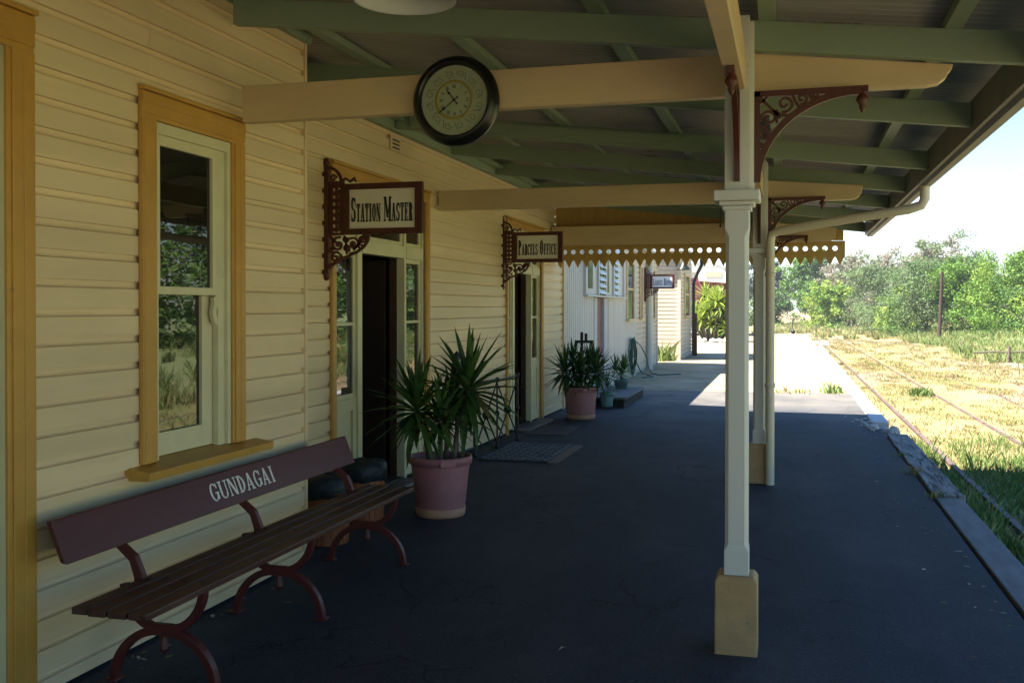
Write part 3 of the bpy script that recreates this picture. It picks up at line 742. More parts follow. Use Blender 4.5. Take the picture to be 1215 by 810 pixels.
# sealed strip then gravel yard
rng = random.Random(3)
mb = MB(); e = []
xs_ = [-30, -12, -3.5] + [-3.4 + .18 * i for i in range(26)] + [1.10]
yedge = [19.7 + (rng.uniform(-.12, .12) if -3.5 < q < 1 else 0) for q in xs_]
vs = [(q, yy, .0) for q, yy in zip(xs_, yedge)] + [(q, 64, .0) for q in xs_]
n_ = len(xs_)
mb.add([(a, b, .004) for a, b, c in vs], [(i, i + 1, n_ + i + 1, n_ + i) for i in range(n_ - 1)])
mb.box((-30, 19.69, -1.0), (1.10, 64, -.002))
o = mb.build('gravel_yard', 'gravel'); struct(o)
# platform face and coping
mb = MB(); mb.box((1.166, -25, -.83), (1.19, 13.7, -.06)); mb.box((1.101, 14.7, -.83), (1.12, 62, -.12)); o = mb.build('platform_face', 'platform_wall'); struct(o)
CP = []
def coping(x0, x1, y0, y1, z0, z1, mat, label, jag=0., sub=1):
    mb = MB(); n = max(1, int((y1 - y0) / .25)) if jag else 1
    vs = []
    for j in range(n + 1):
        y = y0 + (y1 - y0) * j / n; a = [rng.uniform(-jag, jag) for _ in range(4)]
        vs += [(x0 + a[0], y, z0), (x1 + a[1], y, z0), (x1 + a[1] * .6, y, z1 + a[2]), (x0 + a[0] * .6, y, z1 + a[3])]
    fs = [(j * 4 + k, j * 4 + (k + 1) % 4, (j + 1) * 4 + (k + 1) % 4, (j + 1) * 4 + k) for j in range(n) for k in range(4)] + [(3, 2, 1, 0), (n * 4, n * 4 + 1, n * 4 + 2, n * 4 + 3)]
    mb.add(vs, fs); o = mb.build('platform_coping', mat, bevel=.008); tag(o, label, 'coping'); return o
coping(1.19, 1.40, -3.0, 9.10, -.22, .012, 'coping_plank', 'smooth dark edging plank along the near part of the platform')
coping(1.19, 1.43, 9.14, 13.45, -.24, .022, 'old_timber', 'weathered splintered timber baulk edging the shaded platform', jag=.008)
coping(1.12, 1.34, 14.85, 33.4, -.25, .018, 'coping_pale', 'long pale concrete edging on the sunlit platform')
coping(1.12, 1.34, 33.9, 44.0, -.25, .012, 'coping_pale', 'distant pale concrete edging short of the platform end')
for k, (rx, ry, rs) in enumerate([(1.22, 14.5, .10), (1.08, 14.15, .09), (1.3, 14.1, .12), (1.15, 13.85, .07), (1.26, 13.7, .08), (1.0, 14.7, .05), (1.1, 14.9, .05), (.93, 15.2, .04), (1.38, 14.6, .08), (1.3, 14.35, .09), (1.02, 14.35, .06), (1.19, 13.55, .06), (.86, 14.9, .03), (.98, 15.1, .035), (1.06, 15.3, .04), (.80, 15.6, .025), (1.12, 14.55, .05), (1.2, 14.2, .06), (1.05, 13.95, .04), (.95, 14.45, .03), (1.34, 13.85, .07), (1.4, 14.85, .06)]):
    r_ = random.Random(k); bm = bmesh.new(); bmesh.ops.create_icosphere(bm, subdivisions=2, radius=rs)
    for v_ in bm.verts: v_.co *= r_.uniform(.72, 1.12); v_.co.z *= .6
    me = bpy.data.meshes.new('rubble_stone'); bm.to_mesh(me); bm.free(); me.materials.append(M['rubble'])
    o = bpy.data.objects.new('rubble_stone', me); COL.objects.link(o); o.location = (rx, ry, .0 + rs * .1 if rx < 1.15 else -.06); o.rotation_euler = (0, 0, k)
    tag(o, 'broken stone lying loose in the gap between timber edging and pale coping', 'stone', 'stones in the broken platform edge')

rl = np.random.default_rng(77); lv0 = MB()
for k in range(150):
    if k % 3: lx, ly = 1.1 - abs(rl.normal(0, .16)), rl.uniform(3.5, 15)
    elif k % 2: lx, ly = -2.90 + abs(rl.normal(0, .10)), rl.uniform(2.5, 5.7)
    else: lx, ly = -3.36 + abs(rl.normal(0, .12)), rl.uniform(6, 15)
    L_ = rl.uniform(.012, .032); W2 = L_ * rl.uniform(.25, .5); a = rl.uniform(0, 6.28)
    T = Matrix.Translation((lx, ly, .003)) @ Matrix.Rotation(a, 4, 'Z')
    lv0.add([(-L_, 0, .001), (0, -W2, .005), (L_, 0, .002), (0, W2, .004)], [(0, 1, 2, 3)], int(rl.integers(0, 3)), False, T)
dl_ = lv0.build('dry_leaves', ['leaf_dead', 'rubble', 'grass_straw']); struct(dl_, 'stuff')
mb = MB(); mb.add([(-.03, 0, .003), (0, -.007, .012), (.03, 0, .004), (0, .007, .010)], [(0, 1, 2, 3)], 0, False, Matrix.Translation((-1.02, 4.62, .002)) @ Matrix.Rotation(1.1, 4, 'Z'))
tag(mb.build('fallen_leaf', 'letter_white'), 'small pale leaf lying alone on the dark asphalt in front of the bench', 'leaf')

# ------------------------------------------------------------------ railway lines
def rail_profile(w=.035, h=.13): return [(-.06, 0), (.06, 0), (.06, .012), (.012, .025), (.010, .085), (w, .10), (w, h), (-w, h), (-w, .10), (-.010, .085), (-.012, .025), (-.06, .012)]
def track(name, label, path_x, y0, y1, gauge, sink, mat='rust', rails=(0, 1), second=None):
    t = thing(name, label, 'railway track', (path_x(20), 20, -.8))
    for rr in rails:
        mb = MB(); pr = rail_profile(); n = len(pr); vs = []; ys = [y0 + (y1 - y0) * i / 60 for i in range(61)]
        for y in ys:
            xx = path_x(y) + rr * gauge
            vs += [(xx + u, y, -.80 + v_ - sink[rr] + hz(xx, y)) for u, v_ in pr]
        fs = [(i * n + k, i * n + (k + 1) % n, (i + 1) * n + (k + 1) % n, (i + 1) * n + k) for i in range(60) for k in range(n)]
        mb.add(vs, fs); mb.build('rail', mat, t)
    return t, None
px1 = lambda y: 2.37 - .0032 * (y - 12) - .000012 * (y - 12) ** 2
t1, sl1 = track('railway_track', 'rusty rail pair running through dry grass beside the platform', px1, -20, 150, 1.56, (.055, .095))
t2, sl2 = track('railway_track', 'faint overgrown rails further out in the dry field', lambda y: 5.4 + .001 * (y - 28), -20, 90, 1.5, (.115, .12))

# ------------------------------------------------------------------ grass
def blades(name, n, fx, mats, wts, hr, lean=.35, seed=1, width=(.006, .014)):
    r = np.random.default_rng(seed)
    P = fx(r, n); n = len(P)
    a = r.uniform(0, 2 * np.pi, n); h = r.uniform(hr[0], hr[1], n) * (0.6 + .8 * r.random(n)); w_ = r.uniform(width[0], width[1], n)
    la = r.uniform(0, 2 * np.pi, n); ll = r.uniform(0, lean, n) * h
    v = np.zeros((n, 4, 3))
    dx, dy = np.cos(a) * w_, np.sin(a) * w_
    v[:, 0] = P - np.stack([dx, dy, 0 * dx], 1); v[:, 1] = P + np.stack([dx, dy, 0 * dx], 1)
    mid = P + np.stack([np.cos(la) * ll * .35, np.sin(la) * ll * .35, h * .6], 1)
    v[:, 2] = mid + np.stack([dx, dy, 0 * dx], 1) * .7
    v[:, 3] = P + np.stack([np.cos(la) * ll, np.sin(la) * ll, h], 1)
    me = bpy.data.meshes.new(name); 
    me.vertices.add(n * 4); me.vertices.foreach_set('co', v.reshape(-1))
    me.loops.add(n * 4 + n * 0); idx = np.arange(n * 4).reshape(n, 4)[:, [0, 1, 2, 3]]
    me.loops.foreach_set('vertex_index', idx.reshape(-1).astype(np.int32)); me.polygons.add(n)
    me.polygons.foreach_set('loop_start', (np.arange(n) * 4).astype(np.int32))
    for m in mats: me.materials.append(M[m])
    me.polygons.foreach_set('material_index', r.choice(len(mats), n, p=wts).astype(np.int32))
    me.update(calc_edges=True); me.validate()
    o = bpy.data.objects.new(name, me); COL.objects.link(o); struct(o, 'stuff'); return o
vhz = np.vectorize(hz)
def region(x0, x1, y0, y1, clump=0, keep=None):
    def f(r, n):
        X = r.uniform(x0, x1, n); Y = y0 + (y1 - y0) * r.random(n)
        if clump:
            k = max(8, n // clump); cx = r.uniform(x0, x1, k); cy = r.uniform(y0, y1, k); c = r.integers(0, k, n); s = r.uniform(.05, .4, k)
            X = cx[c] + r.normal(0, 1, n) * s[c]; Y = cy[c] + r.normal(0, 1, n) * s[c] * 1.6
        ok = (X > x0) & (X < x1)
        for (a, b) in ((2.28, 2.44), (3.84, 4.0)): ok &= ~((X > a) & (X < b) & (r.random(n) < .8))
        X, Y = X[ok], Y[ok]
        return np.stack([X, Y, -.81 + vhz(X, Y)], 1)
    return f
blades('tall_green_grass', 14000, region(1.46, 2.26, 4, 18.5, 60), ['grass_green', 'grass_pale', 'grass_straw'], [.62, .28, .10], (.05, .22), .6, 2, (.003, .007))
blades('shaded_green_grass', 16000, region(2.4, 5, 8, 17.5, 50), ['grass_green', 'grass_pale'], [.7, .3], (.04, .15), .7, 14, (.004, .009))
blades('green_grass', 30000, region(1.46, 6, 3, 20), ['grass_green', 'grass_pale', 'grass_straw'], [.5, .3, .2], (.02, .08), .8, 12, (.004, .009))
blades('flowering_grass', 1600, region(2.5, 5, 10, 19, 12), ['grass_green', 'grass_pale'], [.6, .4], (.12, .32), .4, 13, (.002, .005))
blades('dry_grass', 42000, region(1.4, 8.5, 15, 45, 90), ['grass_pale', 'grass_straw', 'grass_pink', 'grass_green'], [.30, .36, .26, .08], (.02, .09), .9, 3, (.005, .012))
blades('dry_meadow_grass', 34000, region(1.4, 12, 36, 80, 90), ['grass_pale', 'grass_straw', 'grass_pink'], [.38, .34, .28], (.04, .13), .9, 4, (.008, .02))
blades('tall_pale_grass', 70000, region(7.8, 24, 16, 100, 90), ['grass_green', 'grass_pale', 'grass_straw'], [.28, .62, .10], (.18, .45), .6, 5, (.006, .018))
blades('far_grass', 22000, region(-3, 22, 78, 150, 70), ['grass_pale', 'grass_straw', 'grass_pink', 'grass_green'], [.55, .2, .15, .10], (.2, .5), .6, 6, (.02, .05))

# ------------------------------------------------------------------ trees
def tree(name, label, cat, x, y, h, wd, leaf, bark='bark', n=5000, ls=.22, seed=0, lobes=9, trunk=True, low=.05, twig=0, z0=None, shape=1., flat=1., group='trees and bushes along the far side of the line'):
    n = int(n * 2.2); lobes = int(lobes * 1.7); r = np.random.default_rng(seed + 100); z0 = (-.85 + hz(x, y)) if z0 is None else z0
    t = thing(name, label, cat, (x, y, z0), group)
    # lobe centres spread through an uneven volume
    C = []; 
    for i in range(lobes):
        a = r.uniform(0, 2 * np.pi); q = r.random() ** .6; zz = low + (1 - low) * r.random() ** (.95)
        prof = 1.0 if (zz < .5 and low < .2) else math.sqrt(max(.05, 1 - (abs(zz - .42) / .62) ** 2.2)) ** shape
        C.append((wd / 2 * .72 * q * math.cos(a) * prof, wd / 2 * .72 * q * math.sin(a) * prof, h * (zz * .80 + .06), r.uniform(.20, .33) * wd * (1.15 - .35 * zz)))
    C[0] = (0, 0, h * .78, .2 * wd)
    lo = []
    # trunk and limbs
    tb = MB()
    tr = max(.07, h * .018)
    if trunk:
        tb.tube([(x, y, z0), (x + wd * .01, y, z0 + h * .2), (x - wd * .015, y, z0 + h * .42), (x, y + .1, z0 + h * .62)], [tr * 1.4, tr, tr * .8, tr * .4], 8)
        for i, c in enumerate(C):
            b0 = Vector((x, y, z0 + h * (.1 + .35 * (i / len(C))))); e = Vector((x + c[0], y + c[1], z0 + c[2])); m = b0.lerp(e, .5) + Vector((r.uniform(-.1, .1) * wd, r.uniform(-.1, .1) * wd, h * .03))
            tb.tube([b0, m, e], [tr * .55, tr * .35, tr * .12], 6, cap=False)
        for i in range(twig):
            c = C[int(r.integers(0, lobes))]; e = Vector((x + c[0], y + c[1], z0 + c[2])); d = Vector((r.normal(), r.normal(), abs(r.normal()) * .9)).normalized() * c[3] * r.uniform(.8, 1.35)
            tb.tube([e, e + d * .5 + Vector((0, 0, .05)), e + d], [tr * .16, tr * .11, tr * .04], 4, cap=False)
        tb.build('trunk', bark, t)
    # sub-clumps inside each lobe
    sub = []
    for c in C:
        for k in range(12):
            d = r.normal(size=3); d /= np.linalg.norm(d); rad = c[3] * (r.uniform(.45, 1.12))
            sub.append((c[0] + d[0] * rad, c[1] + d[1] * rad, max(h * .03, c[2] + d[2] * rad * .85 * flat), c[3] * r.uniform(.22, .45)))
    sub = np.array(sub); k = r.integers(0, len(sub), n)
    d = r.normal(size=(n, 3)); d /= np.linalg.norm(d, axis=1)[:, None]; d *= (r.random(n) ** .45)[:, None]
    P = sub[k, :3] + d * sub[k, 3][:, None] * np.array([1, 1, .8])
    P[:, 2] = np.maximum(P[:, 2], .03 * h * r.random(n)); P += np.array([x, y, z0])
    nrm = r.normal(size=(n, 3)); nrm[:, 2] = np.abs(nrm[:, 2]) + .25; nrm /= np.linalg.norm(nrm, axis=1)[:, None]
    u = np.cross(nrm, r.normal(size=(n, 3))); u /= np.linalg.norm(u, axis=1)[:, None]; v = np.cross(nrm, u)
    L = ls * r.uniform(.5, 1.3, n)[:, None]; W_ = L * r.uniform(.35, .6, n)[:, None]
    V = np.stack([P - u * L * .5, P + v * W_ * .5 + nrm * L * .08, P + u * L * .5, P - v * W_ * .5 + nrm * L * .08], 1)
    me = bpy.data.meshes.new('crown'); me.vertices.add(n * 4); me.vertices.foreach_set('co', V.reshape(-1))
    me.loops.add(n * 4); me.loops.foreach_set('vertex_index', np.arange(n * 4, dtype=np.int32)); me.polygons.add(n); me.polygons.foreach_set('loop_start', (np.arange(n) * 4).astype(np.int32))
    ll = leaf if isinstance(leaf, (list, tuple)) else [leaf]
    for m in ll: me.materials.append(M['tree_' + m])
    ksub = r.choice(len(ll), len(sub), p=None if len(ll) == 1 else [.65] + [.35 / (len(ll) - 1)] * (len(ll) - 1))
    me.polygons.foreach_set('material_index', ksub[k].astype(np.int32))
    me.update(calc_edges=True)
    o = bpy.data.objects.new('crown', me); COL.objects.link(o); o.parent = t; o.matrix_parent_inverse = parent_inv(t)
    return t
TREES = [
 ('gum_tree', 'dark grey-leaved gum tree with layered branches behind the verandah downpipe', 'tree', -3.4, 158, 10.8, 9.5, 'dark_gum', 'bark_grey', 4200, .55, dict(lobes=8, low=.35, flat=.5)),
 ('leafy_tree', 'tall bright green tree right of the dark gum', 'tree', 3.2, 150, 11.2, 8.5, ['bright_green', 'mid_green'], 'bark', 6500, .42, dict(lobes=11)),
 ('leafy_tree', 'dark green pointed treetop showing above the grey scrub', 'tree', 10.0, 185, 13.2, 5.0, 'mid_green', 'bark', 3000, .5, dict(lobes=7)),
 ('low_shrub', 'low dark shrub in the gap left of the bright green tree', 'shrub', -2.2, 140, 5.0, 7.0, ['mid_green', 'grey_green'], 'bark', 3600, .4, dict()),
 ('low_shrub', 'low lime green shrub in front of the tall bright tree', 'shrub', 4.6, 124, 5.6, 7.0, ['yellow_green', 'bright_green'], 'bark', 4600, .34, dict()),
 ('scrub_tree', 'greyish brown twiggy tree left of the wooden poles', 'tree', 7.2, 136, 9.2, 8.2, ['grey_brown', 'grey_green'], 'bark_grey', 4600, .32, dict(twig=160)),
 ('scrub_tree', 'wide greyish brown twiggy tree behind the feathery bush', 'tree', 11.6, 132, 9.6, 9.0, ['grey_brown', 'grey_green'], 'bark_grey', 4800, .32, dict(twig=180)),
 ('feathery_bush', 'grey-green feathery bush left of the yellow shrub', 'bush', 7.7, 97, 6.0, 8.0, 'grey_green', 'bark', 10500, .18, dict(lobes=11)),
 ('low_shrub', 'bright yellow-green shrub wedged between two feathery bushes', 'shrub', 9.2, 91, 4.3, 4.0, 'yellow_green', 'bark', 3200, .26, dict()),
 ('feathery_bush', 'large grey-green feathery bush left of the tall leaning post', 'bush', 10.2, 84, 5.9, 8.6, ['grey_green', 'mid_green'], 'bark', 12500, .17, dict(lobes=12)),
 ('scrub_tree', 'pale brown treetop rising behind the tall leaning post', 'tree', 17.0, 132, 10.2, 11.5, ['grey_brown', 'grey_green'], 'bark_grey', 6500, .36, dict(twig=200)),
 ('scrub_tree', 'pale brown treetop at the right behind the bright bush', 'tree', 24.0, 150, 10.4, 11.0, ['grey_brown', 'grey_green'], 'bark_grey', 5000, .40, dict(twig=120)),
 ('leafy_bush', 'bright green leafy bush just right of the leaning post', 'bush', 13.2, 82, 5.6, 7.2, ['bright_green', 'mid_green'], 'bark', 11000, .19, dict(lobes=12)),
 ('leafy_bush', 'bright green leafy bush at the right edge of the view', 'bush', 15.6, 75, 5.9, 8.2, ['bright_green', 'mid_green', 'yellow_green'], 'bark', 12500, .19, dict(lobes=12)),
]
for i, (nm, lb, ct, x, y, h, wd, lf, bk, n, ls, kw) in enumerate(TREES):
    tree(nm, lb, ct, x, y, h, wd, lf, bk, n, ls, seed=i * 7 + 3, **kw)
OFF = [(17.4, 62, 7.2, 8), (17.8, 52, 7.6, 9), (18.4, 43, 8, 8.6), (18.8, 35, 8.4, 9), (19.5, 27, 8.2, 9), (19.2, 18, 8, 9), (20, 8, 8, 9)]
for i, (x, y, h, wd) in enumerate(OFF):
    tree('line_side_tree', 'bushy tree beyond the tracks, seen only as a reflection in the window panes', 'tree', x, y, h, wd, ['mid_green', 'bright_green', 'grey_green'], 'bark', 5200, .3, seed=200 + i, lobes=11, twig=30)

# ------------------------------------------------------------------ poles, fence, field things
mb = MB(); mb.tube([(10.0, 75, -.7), (10.2, 75.2, 4.1)], [.13, .10], 10); tag(mb.build('timber_post', 'pole_wood'), 'tall dark timber post leaning slightly among the bushes', 'post')
mb = MB(); mb.tube([(7.05, 130, -.8), (7.1, 130, 3.8)], [.16, .13], 8); tag(mb.build('timber_post', 'pole_wood'), 'thin distant timber pole in front of green scrub', 'post')
tp = thing('telegraph_pole', 'distant pole with a short crossarm beside the grey scrub', 'pole', (6.0, 140, -.8))
mb = MB(); mb.tube([(6.0, 140, -.8), (6.05, 140, 4.9)], [.13, .10], 8); mb.build('pole_shaft', 'pole_wood', tp)
mb = MB(); mb.box((6.0, 139.9, 3.35), (6.75, 140.05, 3.5)); mb.build('crossarm', 'pole_wood', tp)
fe = thing('timber_fence', 'low broken timber rail fence in the dry field', 'fence', (8.8, 48, -.6))
for x, y, h_ in ((8.65, 56.5, .62), (8.86, 46.2, .72), (11.9, 46.2, .7)):
    z = -.85 + hz(x, y); mb = MB(); mb.tube([(x, y, z), (x + .02, y, z + h_)], [.065, .055], 8); mb.build('fence_post', 'bark', fe)
mb = MB(); mb.tube([(7.5, 46.34, -.30), (8.3, 46.3, -.25), (8.9, 46.36, -.27), (9.6, 46.3, -.23), (10.6, 46.36, -.26), (12.6, 46.4, -.24)], [.03, .045, .03, .05, .035, .04], 8); mb.build('fence_rail', 'bark', fe)
pi = thing('point_indicator', 'small dark cone-shaped point indicator at the far platform end', 'indicator', (.34, 85, -.8))
mb = MB(); mb.lathe([(0, .0), (.30, .0), (.32, .05), (.12, .22), (.12, .28)], (.34, 85, -.76), 14); mb.build('base', 'black_iron', pi)
mb = MB(); mb.lathe([(.11, .28), (.16, .32), (.16, .5), (.06, .58), (.06, .66), (0, .68)], (.34, 85, -.76), 14); mb.build('lamp_head', 'black_iron', pi)
mb = MB(); mb.tube([(.3, 92, -.8), (.3, 92, .45)], .04, 6); tag(mb.build('iron_stake', 'black_iron'), 'thin dark stake standing behind the point indicator', 'stake')
for (x, y, s, lb) in ((1.45, 44.6, .2, 'grey concrete block at the end of the pale coping'), (1.72, 68, .22, 'small pale block far along beside the line')):
    mb = MB(); mb.prism([(-s, 0), (s, 0), (s * .85, s * 1.1), (-s * .7, s * 1.25)], -.3, .3, lambda u, v_, w_: (x + u, y + w_, (-.02 if y < 60 else -.8) + v_)); tag(mb.build('stone_block', 'rubble', bevel=.02), lb, 'stone')
def tuft(name, label, x, y, z, h, n, mats, seed, spread=.12, wd=(.006, .014), cat='weed'):
    o = blades(name, n, lambda r, n_: np.stack([x + r.normal(0, spread, n_), y + r.normal(0, spread, n_), np.full(n_, z)], 1), mats, [1 / len(mats)] * len(mats), (h * .5, h), .8, seed, wd)
    del o['kind']; return tag(o, label, cat)
tuft('weed_tuft', 'small green weed growing at the sunlit platform edge', .78, 19.9, .0, .20, 90, ['grass_green', 'grass_pale'], 21, .12, (.01, .02))
tuft('weed_tuft', 'flat dry weed patch on the sunlit platform left of the green weed', .05, 19.8, .0, .10, 60, ['grass_pale', 'grass_straw'], 22, .16, (.01, .02))
tuft('weed_tuft', 'round green tussock between the rails in the dry grass', 3.45, 29.4, -.8, .24, 300, ['grass_green', 'grass_pale'], 23, .13, (.012, .025))
tuft('weed_tuft', 'green weeds growing against the sunlit board wall', -3.6, 30.55, .0, .6, 90, ['grass_pale', 'grass_green'], 24, .16, (.015, .03))
for k, (x, y) in enumerate(((1.20, 9.15), (1.18, 10.4), (1.17, 11.6))):
    tuft('edge_weed', ('yellowish weed at the joint of plank and old timber', 'small weed midway along the old timber edging', 'small weed near the far end of the old timber edging')[k], x, y, .0, .07, 40, ['grass_straw', 'grass_pale', 'grass_green'], 30 + k, .05, (.003, .007))

# hills
for nm, pk, y in (('hill', [(-400, 8), (-160, 24), (-40, 42), (60, 34), (160, 20), (240, 44), (330, 86), (460, 70), (700, 20)], 1500),):
    mb = MB(); vs = []; N = 120
    for i in range(N + 1):
        x = -500 + 1300 * i / N
        for a, b in zip(pk, pk[1:]):
            if a[0] <= x <= b[0]: t = (x - a[0]) / (b[0] - a[0]); t = t * t * (3 - 2 * t); z = a[1] + (b[1] - a[1]) * t; break
        else: z = 6
        z += 3 * math.sin(x * .05) + 2 * math.sin(x * .13)
        vs += [(x, y - 350, -2), (x, y - 120, z * .55), (x, y, z), (x, y + 300, -2)]
    mb.add(vs, [(i * 4 + k, (i + 1) * 4 + k, (i + 1) * 4 + k + 1, i * 4 + k + 1) for i in range(N) for k in range(3)], 0, True)
    struct(mb.build(nm, 'hill'))

# ------------------------------------------------------------------ air
mb = MB(); mb.box((-880, -60, -3.2), (880, 2000, 125)); hzo = mb.build('haze', 'leaf'); hzo['kind'] = 'stuff'
hm = bpy.data.materials.new('haze'); hm.use_nodes = True; hn = hm.node_tree
for q in list(hn.nodes):
    if q.type != 'OUTPUT_MATERIAL': hn.nodes.remove(q)
pv = hn.nodes.new('ShaderNodeVolumePrincipled'); pv.inputs['Color'].default_value = (.86, .93, 1, 1); pv.inputs['Density'].default_value = .0004; pv.inputs['Anisotropy'].default_value = .2
hn.links.new(pv.outputs[0], hn.nodes['Material Output'].inputs['Volume'])
hzo.data.materials.clear(); hzo.data.materials.append(hm)

# ------------------------------------------------------------------ clock
ck = thing('station_clock', 'round black station clock with pale ornamental dial on the front tie beam', 'clock', (-1.645, 4.9, 2.66))
cc = (-1.628, 4.908, 2.645)
mb = MB(); mb.lathe([(.19, 0), (.222, -.004), (.228, -.03), (.226, -.05), (.208, -.075), (.192, -.085), (.184, -.083), (.177, -.070), (.175, -.060)], cc, 64, axis='y'); mb.build('clock_case', 'clock_black', ck)
mb = MB(); mb.lathe([(0, -.060), (.176, -.060)], cc, 64, axis='y', smooth=False); mb.build('dial', 'clock_face', ck)
mb = MB(); mb.lathe([(.085, -.0602), (.086, -.063), (.101, -.063), (.102, -.0602)], cc, 64, axis='y'); mb.build('gold_ring', 'clock_gold', ck)
FD = lambda u, v_, w_: (cc[0] + u, cc[1] - .0605 - w_, cc[2] + v_)
mb = MB()
num = ['XII', 'I', 'II', 'III', 'IV', 'V', 'VI', 'VII', 'VIII', 'IX', 'X', 'XI']
for k in range(12):
    a = R(90 - 30 * k); ux, uy = math.cos(a), math.sin(a)
    ss = num[k]; tot = len(ss)
    for j, chh in enumerate(ss):
        off = (j - (tot - 1) / 2) * .0065
        def pt(s, t): # s radial, t tangential (clockwise)
            return (ux * s + uy * t, uy * s - ux * t)
        segs = {'I': [((.06, off), (.078, off))], 'V': [((.06, off), (.078, off - .003)), ((.06, off), (.078, off + .003))], 'X': [((.06, off - .003), (.078, off + .003)), ((.06, off + .003), (.078, off - .003))]}[chh]
        for q, (p0, p1) in enumerate(segs): mb.ribbon([pt(*p0), pt(*p1)], .0022, 0, .0005 + .0002 * q, FD)
mb.build('numerals', 'letter_black', ck)
mb = MB()   # faint scrolling ornament round the outer dial
for k in range(12):
    a = R(30 * k + 15); c0 = (.132 * math.cos(a), .132 * math.sin(a))
    mb.ribbon(scroll(c0[0], c0[1], .021, .005, a + k, 1.15 if k % 2 else -1.15, 18), .0035, 0, .0006 + .0001 * (k % 3), FD)
    a2 = R(30 * k); mb.ribbon([(.112 * math.cos(a2), .112 * math.sin(a2)), (.15 * math.cos(a2 + .12), .15 * math.sin(a2 + .12))], .004, 0, .0004, FD)
mk('ornament', (.12, .14, .10), .6, .3, 40); mb.build('dial_ornament', 'ornament', ck)
mb = MB()
FH = lambda u, v_, w_: (cc[0] + u, cc[1] - .064 - w_, cc[2] + v_)
def hand(ang, L, w_, z):
    a = R(90 - ang); d = (math.cos(a), math.sin(a))
    P_ = lambda s: (d[0] * s, d[1] * s)
    mb.ribbon([P_(-.026), P_(-.015), P_(0), P_(L * .5), P_(L * .62), P_(L * .72), P_(L)], [.012, .004, .005, .004, w_, .006, .001], z, z + .001, FH)
hand(322, .072, .014, 0); hand(233, .112, .013, .0015)
mb.lathe([(0, -.068), (.006, -.068), (.006, -.063)], cc, 12, axis='y'); mb.build('hands', 'letter_black', ck)

# ------------------------------------------------------------------ pendant lamp
lp = thing('pendant_lamp', 'white enamel shade of a pendant lamp hanging above the bench', 'lamp', (-1.37, 3.5, 2.9))
lc = (-1.37, 3.51, 2.735)
mb = MB(); mb.lathe([(.035, .15), (.05, .13), (.10, .085), (.186, .012), (.190, .0)], lc, 48); mb.build('shade_outside', 'enamel_dark', lp)
mb = MB(); mb.lathe([(.190, -.001), (.1835, .001), (.180, .008), (.098, .078), (.05, .122), (.0, .125)], lc, 48); mb.build('shade_inside', 'enamel_white', lp)
mb = MB(); mb.tube([(lc[0], lc[1], 2.875), (lc[0], lc[1], zb(lc[0]) + RD + .05)], .006, 8); mb.lathe([(.02, .03), (.035, .02), (.035, -.02)], (lc[0], lc[1], 2.895), 16); mb.build('suspension', 'black_iron', lp)
mb = MB(); mb.lathe([(0, -.07), (.02, -.065), (.032, -.04), (.026, -.01), (.014, .02)], (lc[0], lc[1], 2.83), 16); mb.build('bulb', 'enamel_white', lp)

